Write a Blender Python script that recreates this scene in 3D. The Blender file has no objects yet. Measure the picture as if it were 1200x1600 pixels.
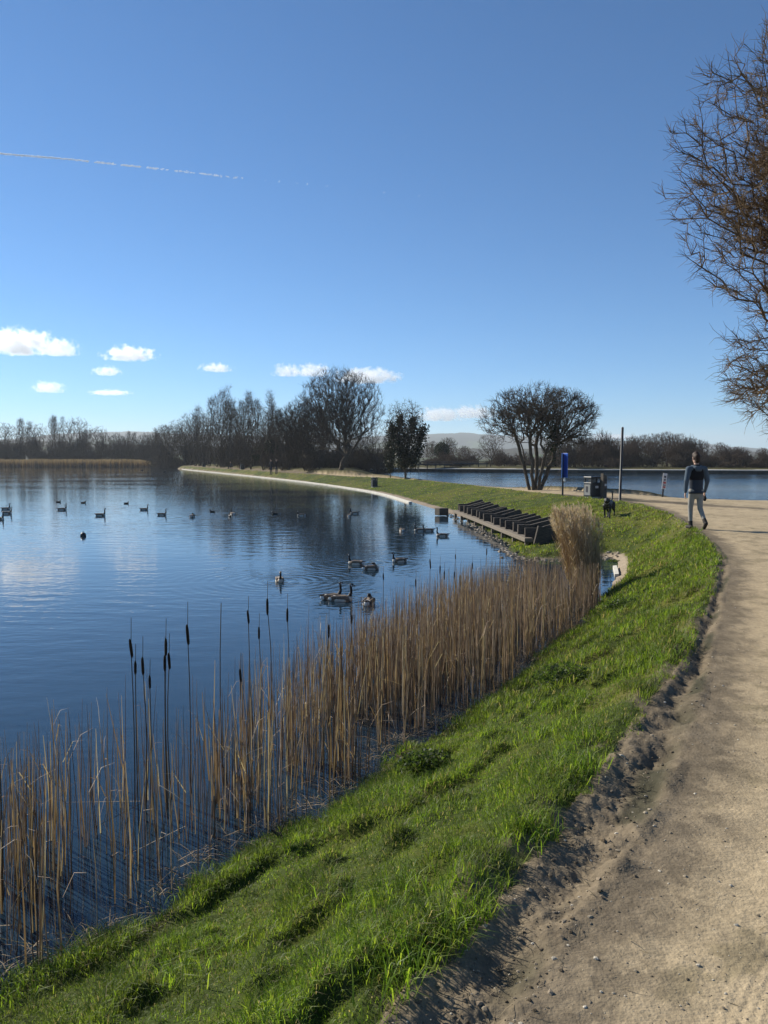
import bpy, math, random, time
import numpy as np
from mathutils import Vector, Matrix
random.seed(7)
RNG = np.random.default_rng(7)
scn = bpy.context.scene
COL = scn.collection
T0 = time.time()

# ------------------------------------------------------------------ camera
FPX, CZ, PITCH = 1248.0, 1.68, math.atan(85 / 1248.0)
cam_d = bpy.data.cameras.new('camera')
cam = bpy.data.objects.new('camera', cam_d)
COL.objects.link(cam)
cam_d.sensor_fit = 'VERTICAL'
cam_d.angle = 2 * math.atan(800 / FPX)
cam_d.clip_start, cam_d.clip_end = 0.05, 40000
cam.location = (0, 0, CZ)
cam.rotation_euler = (math.pi / 2 - PITCH, 0, 0)
scn.camera = cam

# ------------------------------------------------------------------ sky and sun
SUN_AZ, SUN_EL = math.radians(-52), math.radians(31)      # azimuth clockwise from +Y
w = bpy.data.worlds.new('World'); scn.world = w; w.use_nodes = True
nt = w.node_tree
bg = nt.nodes['Background']
sky = nt.nodes.new('ShaderNodeTexSky')
sky.sky_type = 'NISHITA'; sky.sun_disc = False
sky.sun_elevation, sky.sun_rotation = SUN_EL, SUN_AZ
sky.altitude = 120; sky.air_density = 0.72; sky.dust_density = 0.06; sky.ozone_density = 6.5
wb = nt.nodes.new('ShaderNodeVectorMath'); wb.operation = 'MULTIPLY'; wb.inputs[1].default_value = (.62, .97, 1.06)   # cool white balance of the phone picture
nt.links.new(sky.outputs[0], wb.inputs[0]); nt.links.new(wb.outputs[0], bg.inputs[0])
bg.inputs[1].default_value = 0.084
sd = bpy.data.lights.new('sun', 'SUN')
sd.energy = 5.0; sd.angle = math.radians(0.53); sd.color = (1.0, 0.93, 0.80)
sun = bpy.data.objects.new('sun', sd); COL.objects.link(sun)
SDIR = Vector((math.sin(SUN_AZ) * math.cos(SUN_EL), math.cos(SUN_AZ) * math.cos(SUN_EL), math.sin(SUN_EL)))
sun.rotation_euler = SDIR.to_track_quat('Z', 'Y').to_euler()
sun.location = (-30, 20, 40)
vs = scn.view_settings
vs.view_transform = 'Standard'; vs.look = 'None'; vs.gamma = 1.0; vs.use_curve_mapping = False
vs.exposure = 0.55
cy = scn.cycles
cy.max_bounces = 8; cy.diffuse_bounces = 3; cy.glossy_bounces = 4; cy.transmission_bounces = 6
cy.transparent_max_bounces = 8; cy.volume_bounces = 16
cy.volume_step_rate = 1.0; cy.volume_max_steps = 256

# ------------------------------------------------------------------ helpers
def ray(u, v):
    a = (u - 600) / FPX; b = (800 - v) / FPX
    return a, math.cos(PITCH) + b * math.sin(PITCH), -math.sin(PITCH) + b * math.cos(PITCH)
def P(u, v, z=0.0):                      # ground point of a sight line at height z
    a, c, d = ray(u, v); t = (z - CZ) / d
    return (a * t, c * t)
def PY(u, v, y):                         # point of a sight line at depth y
    a, c, d = ray(u, v); t = y / c
    return Vector((a * t, y, CZ + d * t))

def vnoise(x, y, seed=0):
    xi = np.floor(x); yi = np.floor(y); fx = x - xi; fy = y - yi
    fx = fx * fx * (3 - 2 * fx); fy = fy * fy * (3 - 2 * fy)
    xi = xi.astype(np.int64); yi = yi.astype(np.int64)
    def h(a, b):
        n = (a * 374761393 + b * 668265263 + seed * 1274126177) & 0xffffffff
        n = ((n ^ (n >> 13)) * 1274126177) & 0xffffffff
        return ((n ^ (n >> 16)) & 0xffff) / 65535.0
    return (h(xi, yi) * (1 - fx) + h(xi + 1, yi) * fx) * (1 - fy) + (h(xi, yi + 1) * (1 - fx) + h(xi + 1, yi + 1) * fx) * fy
def fbm(x, y, oct=4, seed=0):
    s = 0; a = .5; n = 0
    for k in range(oct):
        s = s + a * vnoise(x, y, seed + k * 17); n += a
        x = x * 2.03 + 13.7; y = y * 2.03 - 7.1; a *= .5
    return s / n                                    # 0..1
def sst(x, a, b):
    t = np.clip((x - a) / (b - a), 0, 1); return t * t * (3 - 2 * t)

def smooth_poly(pts, n=4):                           # Catmull-Rom through the points
    pts = [np.array(p, float) for p in pts]; out = []
    for i in range(len(pts) - 1):
        p0 = pts[max(i - 1, 0)]; p1 = pts[i]; p2 = pts[i + 1]; p3 = pts[min(i + 2, len(pts) - 1)]
        for k in range(n):
            t = k / n
            out.append(.5 * ((2 * p1) + (-p0 + p2) * t + (2 * p0 - 5 * p1 + 4 * p2 - p3) * t * t + (-p0 + 3 * p1 - 3 * p2 + p3) * t ** 3))
    out.append(pts[-1]); return np.array(out)
def sdist(x, y, poly):                               # signed distance, positive outside
    d = np.full(x.shape, 1e18); ins = np.zeros(x.shape, bool)
    n = len(poly)
    for i in range(n):
        ax, ay = poly[i]; bx, by = poly[(i + 1) % n]
        ex, ey = bx - ax, by - ay; L2 = ex * ex + ey * ey + 1e-12
        t = np.clip(((x - ax) * ex + (y - ay) * ey) / L2, 0, 1)
        dx = x - ax - t * ex; dy = y - ay - t * ey
        np.minimum(d, dx * dx + dy * dy, out=d)
        if ay != by:
            c = (ay > y) != (by > y)
            ins ^= c & (x < ex * (y - ay) / (by - ay) + ax)
    d = np.sqrt(d)
    return np.where(ins, -d, d)

def mesh_np(name, V, F, mats=(), smooth=True, mat_idx=None, color=None, corner=None):
    """F: list of (m,k) index arrays.  color: per-vertex rgb -> attribute Col"""
    me = bpy.data.meshes.new(name)
    V = np.asarray(V, np.float32); F = [np.asarray(f, np.int32) for f in F if len(f)]
    me.vertices.add(len(V)); me.vertices.foreach_set('co', V.ravel())
    nl = sum(f.size for f in F); nf = sum(len(f) for f in F)
    me.loops.add(nl); me.polygons.add(nf)
    me.loops.foreach_set('vertex_index', np.concatenate([f.ravel() for f in F]))
    tot = np.concatenate([np.full(len(f), f.shape[1], np.int32) for f in F])
    st = np.concatenate([[0], np.cumsum(tot)[:-1]]).astype(np.int32)
    me.polygons.foreach_set('loop_start', st); me.polygons.foreach_set('loop_total', tot)
    me.polygons.foreach_set('use_smooth', np.full(nf, smooth, bool))
    for m in mats: me.materials.append(m)
    if mat_idx is not None: me.polygons.foreach_set('material_index', np.asarray(mat_idx, np.int32))
    if color is not None:
        a = me.color_attributes.new('Col', 'FLOAT_COLOR', 'POINT')
        c = np.ones((len(V), 4), np.float32); c[:, :3] = color
        a.data.foreach_set('color', c.ravel())
    me.update(calc_edges=True); me.validate()
    return me
def link(name, me, parent=None, loc=None, rot=None, **props):
    o = bpy.data.objects.new(name, me); COL.objects.link(o)
    if parent is not None: o.parent = parent
    if loc is not None: o.location = loc
    if rot is not None: o.rotation_euler = rot
    for k, v in props.items(): o[k] = v
    return o
def thing(name, label, cat, loc=(0, 0, 0), rz=0, group=None):
    o = link(name, None, None, loc, (0, 0, rz), label=label, category=cat)
    o.empty_display_size = .2
    if group: o['group'] = group
    return o
def dup(root, loc, rz=0, sc=1.0, label=None, group=None, rx=0):
    r = root.copy(); COL.objects.link(r); r.location = loc; r.rotation_euler = (rx, 0, rz)
    r.scale = (sc, sc, sc) if not hasattr(sc, '__len__') else sc
    if label: r['label'] = label
    if group: r['group'] = group
    for ch in list(root.children):
        c = ch.copy(); COL.objects.link(c); c.parent = r
        for g in list(ch.children):
            d = g.copy(); COL.objects.link(d); d.parent = c
    return r

def tubes(A, B, ra, rb, k=4, cap=False):             # many tapered prisms
    A = np.asarray(A, float); B = np.asarray(B, float)
    n = len(A); D = B - A; L = np.linalg.norm(D, axis=1, keepdims=True) + 1e-9; D = D / L
    ref = np.where(np.abs(D[:, 2:3]) < .9, np.array([[0, 0, 1.]]), np.array([[1., 0, 0]]))
    X = np.cross(D, ref); X /= np.linalg.norm(X, axis=1, keepdims=True) + 1e-9; Y = np.cross(D, X)
    ang = np.arange(k) * 2 * math.pi / k
    R = np.cos(ang)[None, :, None] * X[:, None] + np.sin(ang)[None, :, None] * Y[:, None]
    ra = np.broadcast_to(np.asarray(ra, float), (n,)); rb = np.broadcast_to(np.asarray(rb, float), (n,))
    V = np.concatenate([A[:, None] + R * ra[:, None, None], B[:, None] + R * rb[:, None, None]], axis=1).reshape(-1, 3)
    b = (np.arange(n) * 2 * k)[:, None]; i = np.arange(k)[None]; j = (i + 1) % k
    Fq = np.stack([b + i, b + j, b + k + j, b + k + i], -1).reshape(-1, 4)
    return V, Fq
def boxv(sx, sy, sz, c=(0, 0, 0)):
    V = np.array([[x, y, z] for z in (-.5, .5) for y in (-.5, .5) for x in (-.5, .5)]) * (sx, sy, sz) + np.array(c)
    F = np.array([[0, 2, 3, 1], [4, 5, 7, 6], [0, 1, 5, 4], [2, 6, 7, 3], [0, 4, 6, 2], [1, 3, 7, 5]])
    return V, F
def bevel_box(name, sx, sy, sz, mat, parent=None, loc=(0, 0, 0), rot=(0, 0, 0), b=.01, **pr):
    import bmesh
    bm = bmesh.new(); bmesh.ops.create_cube(bm, size=1)
    for v in bm.verts: v.co = Vector((v.co.x * sx, v.co.y * sy, v.co.z * sz))
    if b: bmesh.ops.bevel(bm, geom=list(bm.edges), offset=b, segments=2, affect='EDGES', profile=.5)
    me = bpy.data.meshes.new(name); bm.to_mesh(me); bm.free(); me.materials.append(mat)
    return link(name, me, parent, loc, rot, **pr)
def lathe(prof, k=12, axis_pts=None):
    prof = np.asarray(prof, float); n = len(prof); a = np.arange(k) * 2 * math.pi / k
    V = np.stack([prof[:, 0:1] * np.cos(a), prof[:, 0:1] * np.sin(a), np.repeat(prof[:, 1:2], k, 1)], -1).reshape(-1, 3)
    i = np.arange(n - 1)[:, None] * k; j = np.arange(k)[None]; j2 = (j + 1) % k
    F = np.stack([i + j, i + j2, i + k + j2, i + k + j], -1).reshape(-1, 4)
    return V, F

# ------------------------------------------------------------------ materials
def mat(name, color=(.5, .5, .5), rough=.8, spec=.3, metal=0, var=0.0, vscale=10, bump=0, bscale=40, attr=None, coord='Object', stretch=None, detail=4):
    m = bpy.data.materials.new(name); m.use_nodes = True
    n = m.node_tree.nodes; l = m.node_tree.links; p = n['Principled BSDF']
    p.inputs['Roughness'].default_value = rough; p.inputs['Specular IOR Level'].default_value = spec
    p.inputs['Metallic'].default_value = metal
    p.inputs['Base Color'].default_value = (*color, 1)
    src = None
    if attr:
        a = n.new('ShaderNodeAttribute'); a.attribute_name = attr; src = a.outputs['Color']
    if var or bump:
        tc = n.new('ShaderNodeTexCoord'); mp = n.new('ShaderNodeMapping'); l.new(tc.outputs[coord], mp.inputs[0])
        if stretch: mp.inputs['Scale'].default_value = stretch
    if var:
        no = n.new('ShaderNodeTexNoise'); no.inputs['Scale'].default_value = vscale; no.inputs['Detail'].default_value = detail
        l.new(mp.outputs[0], no.inputs['Vector'])
        mr = n.new('ShaderNodeMapRange'); mr.inputs[1].default_value = .25; mr.inputs[2].default_value = .75
        mr.inputs[3].default_value = 1 - var; mr.inputs[4].default_value = 1 + var
        l.new(no.outputs[0], mr.inputs[0])
        mx = n.new('ShaderNodeVectorMath'); mx.operation = 'MULTIPLY'
        if src is not None: l.new(src, mx.inputs[0])
        else: mx.inputs[0].default_value = color
        l.new(mr.outputs[0], mx.inputs[1]); src = mx.outputs[0]
    if src is not None: l.new(src, p.inputs['Base Color'])
    if bump:
        nb = n.new('ShaderNodeTexNoise'); nb.inputs['Scale'].default_value = bscale; nb.inputs['Detail'].default_value = 5
        l.new(mp.outputs[0], nb.inputs['Vector'])
        bp = n.new('ShaderNodeBump'); bp.inputs['Strength'].default_value = min(bump, 1); bp.inputs['Distance'].default_value = .02 * bump
        l.new(nb.outputs[0], bp.inputs['Height']); l.new(bp.outputs[0], p.inputs['Normal'])
    return m
def leafy(name, attr='Col', trans=.45, rough=.55, spec=.25, gain=1.15):
    m = bpy.data.materials.new(name); m.use_nodes = True
    n = m.node_tree.nodes; l = m.node_tree.links; p = n['Principled BSDF']
    a = n.new('ShaderNodeAttribute'); a.attribute_name = attr
    l.new(a.outputs['Color'], p.inputs['Base Color']); p.inputs['Roughness'].default_value = rough
    p.inputs['Specular IOR Level'].default_value = spec
    t = n.new('ShaderNodeBsdfTranslucent'); g = n.new('ShaderNodeVectorMath'); g.operation = 'MULTIPLY'
    g.inputs[1].default_value = (gain, gain, gain * .6)
    l.new(a.outputs['Color'], g.inputs[0]); l.new(g.outputs[0], t.inputs['Color'])
    mx = n.new('ShaderNodeMixShader'); mx.inputs[0].default_value = trans
    l.new(p.outputs[0], mx.inputs[1]); l.new(t.outputs[0], mx.inputs[2])
    l.new(mx.outputs[0], n['Material Output'].inputs[0])
    return m
M_GROUND = mat('ground_soil_and_turf', attr='Col', rough=.95, spec=.1, var=.22, vscale=26, bump=.55, bscale=70)
M_GRASS = leafy('grass_blades', trans=.5, rough=.5, spec=.25, gain=2.1)
M_REED = leafy('dead_reed', trans=.28, rough=.6, spec=.25)
M_BARK = mat('bark', (.085, .070, .054), .95, .1, var=.35, vscale=6, bump=.5, bscale=30)
M_TWIG = mat('twigs', (.062, .049, .038), .9, .15, var=.3, vscale=2)
M_TWIGW = mat('twigs_reddish', (.085, .062, .045), .9, .15, var=.3, vscale=2)
M_HAW = mat('hawthorn_twigs', (.085, .066, .048), .85, .2, var=.4, vscale=3)
M_HAWB = mat('brown_hawthorn_twigs', (.165, .112, .062), .85, .2, var=.4, vscale=3)
M_IVY = leafy('ivy_leaves', trans=.12, rough=.5, spec=.2)
M_STONE = mat('stone', attr='Col', rough=.9, spec=.2, var=.2, vscale=60)
M_TIMBER = mat('weathered_timber', (.10, .085, .068), .85, .2, var=.4, vscale=5, bump=.4, bscale=25, stretch=(1, 8, 8))
M_LEDGE = mat('pale_timber', (.19, .16, .125), .85, .2, var=.3, vscale=6, bump=.3, bscale=30, stretch=(1, 6, 6))
M_CONC = mat('concrete', (.44, .42, .37), .9, .2, var=.22, vscale=3, bump=.3, bscale=30)
M_BLACK = mat('black_plastic', (.014, .015, .016), .42, .5)
M_DKMETAL = mat('dark_paint', (.02, .02, .022), .5, .4, var=.2, vscale=12)

def water_mat(name, base, scale, strength, rings=()):
    m = bpy.data.materials.new(name); m.use_nodes = True
    n = m.node_tree.nodes; l = m.node_tree.links; p = n['Principled BSDF']
    p.inputs['Base Color'].default_value = (*base, 1); p.inputs['Roughness'].default_value = .03
    p.inputs['IOR'].default_value = 1.333
    g = n.new('ShaderNodeNewGeometry')
    def noise(sc, stretch, det, rot=0):
        mp = n.new('ShaderNodeMapping'); mp.inputs['Scale'].default_value = stretch; mp.inputs['Rotation'].default_value = (0, 0, rot)
        l.new(g.outputs['Position'], mp.inputs[0])
        t = n.new('ShaderNodeTexNoise'); t.inputs['Scale'].default_value = sc; t.inputs['Detail'].default_value = det
        t.inputs['Roughness'].default_value = .45
        l.new(mp.outputs[0], t.inputs['Vector']); return t.outputs[0]
    def math_(op, a, b=None):
        q = n.new('ShaderNodeMath'); q.operation = op
        for i, s in enumerate((a, b)):
            if s is None: continue
            if isinstance(s, (int, float)): q.inputs[i].default_value = s
            else: l.new(s, q.inputs[i])
        return q.outputs[0]
    big = noise(.09, (.5, 1, 1), 2, .3)                       # calmer and livelier patches
    patch = n.new('ShaderNodeMapRange'); patch.inputs[1].default_value = .38; patch.inputs[2].default_value = .62
    patch.inputs[3].default_value = .35; patch.inputs[4].default_value = 1.0; l.new(big, patch.inputs[0])
    h = math_('ADD', math_('MULTIPLY', noise(scale, (.45, 1, 1), 3, .25), 1.0), math_('MULTIPLY', noise(scale * 3.1, (.6, 1, 1), 2, -.2), .28))
    h = math_('MULTIPLY', h, patch.outputs[0])
    h = math_('MULTIPLY', h, strength)
    for (cx, cyy, lam, amp, reach) in rings:
        d = n.new('ShaderNodeVectorMath'); d.operation = 'DISTANCE'; d.inputs[1].default_value = (cx, cyy, ZW)
        l.new(g.outputs['Position'], d.inputs[0])
        s = math_('SINE', math_('MULTIPLY', d.outputs['Value'], 2 * math.pi / lam))
        f = math_('POWER', 2.718, math_('MULTIPLY', d.outputs['Value'], -1.0 / reach))
        h = math_('ADD', h, math_('MULTIPLY', math_('MULTIPLY', s, f), amp))
    b = n.new('ShaderNodeBump'); b.inputs['Strength'].default_value = 1.0; b.inputs['Distance'].default_value = 1.0
    l.new(h, b.inputs['Height']); l.new(b.outputs[0], p.inputs['Normal'])
    return m

# ------------------------------------------------------------------ plan of the place
ZW, ZR = -1.05, -0.5
def q(pts, z): return [P(u, v, z) for u, v in pts]
L_near = [(-7, -30), (-5.2, -6), (-3.6, 1.0), (-2.7, 3.1)] + q([(0, 1490), (100, 1460), (180, 1420), (250, 1370), (330, 1310), (430, 1270), (510, 1230), (560, 1190), (610, 1150), (690, 1110), (750, 1080), (830, 1010), (890, 970), (930, 930)], -.95)
L_spit = q([(957, 888), (948, 868)], -1.0) + q([(890, 875), (802, 872), (766, 842), (742, 826), (706, 808), (690, 802)], ZW)
L_kerb = q([(640, 785), (560, 765), (430, 748), (285, 733.2)], -1.0)
L_far = [(-52, 200), (-58, 228), (-95, 238), (-160, 240), (-330, 236)]
POLY_L = np.concatenate([smooth_poly(L_near + L_spit), smooth_poly(L_kerb + L_far[:2]), np.array(L_far[2:] + [(-420, 100), (-400, -60), (-60, -70)])])
KERB = smooth_poly(L_kerb, 8)
R_near = q([(1200, 792), (1050, 778), (960, 773), (880, 768), (780, 762), (640, 749), (550, 742)], ZR)
POLY_R = np.concatenate([smooth_poly([(150, 16), (70, 20), (32, 27)] + R_near), np.array(q([(590, 738.2), (640, 737), (900, 739.5), (1200, 741)], ZR) + [(90, 92), (150, 80)])])
G_near = [(-1.5, -40), (-1.5, -8), (-1.2, -1), (-.8, .6), (-.3, 1.6)] + q([(600, 1590), (700, 1480), (760, 1420), (830, 1340), (900, 1250), (960, 1170), (1000, 1110), (1060, 1040), (1100, 960), (1120, 900), (1125, 870), (1100, 840), (1060, 810), (1010, 790), (960, 781)], 0)
G_far = q([(880, 771)], -.05) + q([(740, 758.5), (600, 746.5), (480, 740.5), (285, 727.5)], -.25)
G_LINE = smooth_poly(G_near + G_far)
_fr = np.array(G_far[1:]); _t = np.gradient(_fr, axis=0); _t /= np.linalg.norm(_t, axis=1, keepdims=True)
_back = (_fr + np.stack([_t[:, 1], -_t[:, 0]], -1) * 1.9)[::-1]
POLY_P = np.concatenate([G_LINE, _back, np.array([(11.6, 44.5), (15.5, 37.5), (20, 32), (32, 25), (70, 17), (70, 9), (17, 16), (10, 14), (6.4, 11), (5.6, 8), (5.4, 5), (5.2, 0), (6, -40)])])
S_LINE = smooth_poly([(-1, -40), (-.8, -2), (-.3, .6), (.2, 1.8)] + q([(850, 1580), (900, 1480), (1000, 1360), (1060, 1250), (1100, 1130), (1120, 1030), (1136, 930)], 0) + [(4.95, 11.3), (5.85, 13.5), (6.9, 16.8), (8.3, 22.1), (9.4, 28), (9.6, 32.4), (9.1, 39.3), (-40, 200)])
POLY_S = np.concatenate([S_LINE, np.array([(60, 200), (80, -40)])])
POLY_B = np.concatenate([G_LINE, np.array([(-500, 205), (-500, -40)])])      # everything left of the path

def terrain(x, y):
    """height and cover masks"""
    dL = sdist(x, y, POLY_L); dR = sdist(x, y, POLY_R); dP = sdist(x, y, POLY_P); dS = -sdist(x, y, POLY_S)
    left = sdist(x, y, POLY_B) < 0
    zp = -.25 * sst(y, 22, 52)                                               # level of the path
    s = np.maximum(dL, 0); p = np.maximum(dP, 0)
    wv = s / (s + p + 1e-6)
    prof = wv ** 1.1
    bank = ZW - .06 + (zp + .02 - ZW + .06) * np.minimum(prof * 1.04, 1) - .02 * sst(wv, .95, 1)
    lumps = (fbm(x * 1.3, y * 1.3, 3, 3) - .5) * .10 + (sst(fbm(x * 2.6, y * 2.6, 2, 8), .42, .66) - .4) * .085 + (fbm(x * 6, y * 6, 3, 9) - .5) * .07
    bank = bank + lumps * sst(s, 0, .5) * sst(p, 0, .25) * (1 - .5 * sst(y, 14, 26))
    A = .48 + .75 * sst(y, 84, 94)
    gen = ZR + A * sst(dR, 0, 2.6)
    gen = np.minimum(gen, ZW + 1.3 * sst(dL, 0, 5))
    r = np.hypot(x, y)
    gen = gen + (fbm(x * .3, y * .3, 3, 5) - .5) * .3 * sst(r, 100, 200)
    h = np.where(left & (r < 240), bank, gen)
    # path
    t = np.maximum(-dP, 0)
    ph = zp + (ZR - zp) * (1 - sst(dR, 0, 3.2)) + (fbm(x * .9, y * .9, 3, 21) - .5) * .035 + (fbm(x * 9, y * 9, 3, 23) - .5) * .014
    sd_ = np.maximum(-dS, 0); uu = t / (t + sd_ + 1e-6)
    soil = (dP < 0) & (dS < 0)
    near = 1 - sst(y, 11, 15)
    wob = fbm(x * 2.2, y * 2.2, 3, 31)
    rel = .004 * np.exp(-((uu - .14) / .10) ** 2) - .031 * (.5 + .9 * fbm(x * 1.9, y * 1.9, 2, 36)) * np.exp(-((uu - .48 + .6 * (wob - .5)) / .24) ** 2) + .012 * np.exp(-((uu - .85) / .12) ** 2)
    rel = rel * (.6 + 1.1 * fbm(x * 1.1, y * 1.1, 2, 37)) + (fbm(x * 4.5, y * 4.5, 2, 38) - .5) * .065 + (fbm(x * 11, y * 11, 3, 33) - .5) * .045 + np.abs(fbm(x * 21, y * 21, 3, 34) - .5) * .03 - .006 + (fbm(x * 44, y * 44, 2, 35) - .5) * .012
    rel = rel * np.minimum(sd_ / .12, 1)
    ph = ph + np.where(soil, rel * near, 0)
    tr = np.sin(dS * 2 * math.pi / .034) * .0011 * sst(fbm(x * .8, y * .8, 2, 41), .45, .6) * np.exp(-((np.abs(dS - .62) / .16) ** 4))
    ph = ph + np.where(dS > 0, tr, 0) * (1 - sst(y, 7, 11))
    h = np.where(dP < 0, ph, h)
    # lake beds
    h = np.where(dL < 0, ZW - .06 + np.maximum(dL * .6, -1.2), h)
    h = np.where(dR < 0, ZR + np.maximum(dR * .5, -1.2), h)
    return h, dict(dL=dL, dR=dR, dP=dP, dS=dS, left=left, soil=soil, uu=uu, w=wv, r=r)

def ground_color(x, y, mk):
    n1 = fbm(x * 1.7, y * 1.7, 4, 51)[:, None]; n2 = fbm(x * 11, y * 11, 3, 53)[:, None]; n3 = fbm(x * .35, y * .35, 3, 57)[:, None]
    n4 = fbm(x * 3.3, y * 3.3, 3, 59)[:, None]
    turf = np.array([.048, .066, .014]) * (.45 + .6 * n1 + .5 * n4) + np.array([.016, .008, .0]) * sst(n4, .5, .65) + np.array([.035, .022, .008]) * (n3 > .56)
    n5 = fbm(x * 4.2, y * 4.2, 4, 68)[:, None]
    pathc = np.array([.385, .305, .195]) * (.70 + .30 * n1 + .30 * n2)
    dk = sst(n5, .60, .72) * .45; pathc = pathc * (1 - dk) + np.array([.13, .11, .06]) * dk
    soilc = np.array([.150, .120, .082]) * (.65 + .4 * n1 + .5 * n2)
    damp_shade = sst(np.abs(mk['uu'] - .66 + .35 * (fbm(x * 1.6, y * 1.6, 3, 61) - .5)), .26, .06)[:, None] * sst(fbm(x * 1.2, y * 1.2, 3, 63), .36, .52)[:, None]  # shadow band of the trough painted into the soil colour, with damp mossy tone
    soilc = soilc * (1 - .62 * damp_shade) + np.array([.0, .008, .004]) * damp_shade
    c = np.where((mk['left'] & (mk['dP'] > 0))[:, None], turf, turf * .4 + np.array([.045, .034, .018]))
    worn = .8 * sst(mk['dP'], .28, .0)[:, None] * sst(fbm(x * 2.6, y * 2.6, 3, 66), .48, .62)[:, None]
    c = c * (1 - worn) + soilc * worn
    shore = sst(mk['dL'], .40, .1)[:, None]
    c = c * (1 - shore) + np.array([.085, .066, .045]) * shore
    far = sst(y, 14, 30)[:, None]
    kz = (sst(mk['dL'], .95 - .45 * sst(y, 55, 90), .75 - .4 * sst(y, 55, 90)) * (y > 36))[:, None]
    c = c * (1 - kz) + np.array([.28, .225, .17]) * (.8 + .4 * n2) * kz
    arc = (sst(mk['dL'], .42, .30) * (x > 4.2) * sst(y, 16.6, 17.4) * sst(y, 25, 23))[:, None]
    c = c * (1 - arc) + np.array([.29, .235, .17]) * (.8 + .4 * n2) * arc
    inp = (mk['dP'] < 0)[:, None]
    fade = sst(mk['dS'] + .25 * (fbm(x * 2.3, y * 2.3, 3, 69) - .5), -.04, .38)[:, None]
    fade = np.where(n2 > .5, fade, fade ** 2)
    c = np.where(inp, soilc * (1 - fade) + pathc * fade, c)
    wet = sst(mk['dR'], .7, .1)[:, None]
    c = c * (1 - .55 * wet)
    c = np.where((mk['dL'] < 0)[:, None], np.array([.05, .042, .03]), c)
    fw = (mk['r'] > 240)[:, None]
    return np.where(fw, np.array([.06, .065, .03]) * (.7 + .6 * n3), c)

def build_ground():
    ang = np.unique(np.concatenate([np.arange(-180, -34, 4), np.arange(-34, -6, .2), np.arange(-6, 32, .13), np.arange(32, 34.01, .2), np.arange(36, 184, 4)]))
    ang = np.radians(ang)
    r = [1.2]
    while r[-1] < 6500:
        v = r[-1]
        r.append(v * (1.0052 if v < 7.5 else 1.0085 if v < 16 else 1.0095 if v < 220 else 1.025 if v < 300 else 1.12))
    r = np.array([.05, .5, .9] + r)
    na, nr = len(ang), len(r)
    AA, RR = np.meshgrid(ang, r)
    x = (np.sin(AA) * RR).ravel(); y = (np.cos(AA) * RR).ravel()
    h, mk = terrain(x, y)
    col = ground_color(x, y, mk)
    V = np.stack([x, y, h], -1)
    i = np.arange(nr - 1)[:, None] * na; j = np.arange(na - 1)[None]
    F = np.stack([i + j, i + j + 1, i + na + j + 1, i + na + j], -1).reshape(-1, 4)[:, ::-1]
    fm = lambda a: a[F].max(1)
    deep = (fm(mk['dL']) < -1.2) | (fm(mk['dR']) < -1.2)
    cx = V[F].mean(1)
    dLf = mk['dL'][F].mean(1); dRf = mk['dR'][F].mean(1); dPf = mk['dP'][F].mean(1); dSf = mk['dS'][F].mean(1); lf = mk['left'][F[:, 0]]
    lab = np.full(len(F), 4)
    lab[lf & (dPf > 0) & (dLf > 0) & (cx[:, 1] < 205)] = 1
    lab[(dPf < 0)] = 2
    lab[(dPf < 0) & (dSf < 0) & (cx[:, 1] < 17)] = 3
    lab[(dLf < 0) | (dRf < 0)] = 5
    for k, nm in ((1, 'grass_bank'), (2, 'path'), (3, 'soil_verge'), (4, 'ground'), (5, 'lake_bed')):
        f = F[(lab == k) & ~deep]
        used, inv = np.unique(f, return_inverse=True)
        o = link(nm, mesh_np(nm, V[used], [inv.reshape(-1, 4)], [M_GROUND], color=col[used]), kind='structure')
        o['label'] = {1: 'green grass bank between the reeds and the path', 2: 'pale sandy path', 3: 'strip of dark turned soil along the path',
                      4: 'far ground beyond the lakes', 5: 'lake bed under the water'}[k]
build_ground()

def offset_poly(poly, d):
    a = np.roll(poly, 1, 0); b = np.roll(poly, -1, 0); t = b - a; t /= np.linalg.norm(t, axis=1, keepdims=True) + 1e-9
    nrm = np.stack([t[:, 1], -t[:, 0]], -1)
    area = np.sum(poly[:, 0] * np.roll(poly[:, 1], -1) - np.roll(poly[:, 0], -1) * poly[:, 1])
    return poly + nrm * (d if area > 0 else -d)
GEESE_RINGS = []
def build_water():
    def at(u, v): return P(u, v, ZW)
    rings = [(*at(527, 938), .22, .0018, 1.0), (*at(577, 944), .2, .0015, .8), (*at(437, 908), .26, .0028, 1.2), (*at(560, 880), .3, .0022, 1.2), (*at(330, 806), .55, .0035, 4.0)]
    for nm, poly, z, m, lb in (('lake', POLY_L, ZW, water_mat('lake_water', (.012, .027, .044), 2.6, .0135, rings), 'still blue lake with geese'),
                               ('far_lake', POLY_R, ZR, water_mat('far_lake_water', (.014, .038, .066), 3.2, .050), 'rippled blue lake beyond the path')):
        pp = offset_poly(poly, .35)
        me = bpy.data.meshes.new(nm)
        me.from_pydata([(a, b, z) for a, b in pp], [], [list(range(len(pp)))]); me.materials.append(m)
        me.update()
        if me.polygons[0].normal.z < 0: me.flip_normals()
        link(nm, me, kind='structure', label=lb)
build_water()

def hz(x, y):
    a, _ = terrain(np.array([float(x)]), np.array([float(y)])); return float(a[0])
exec_marks = [('ground', time.time() - T0)]

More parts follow.
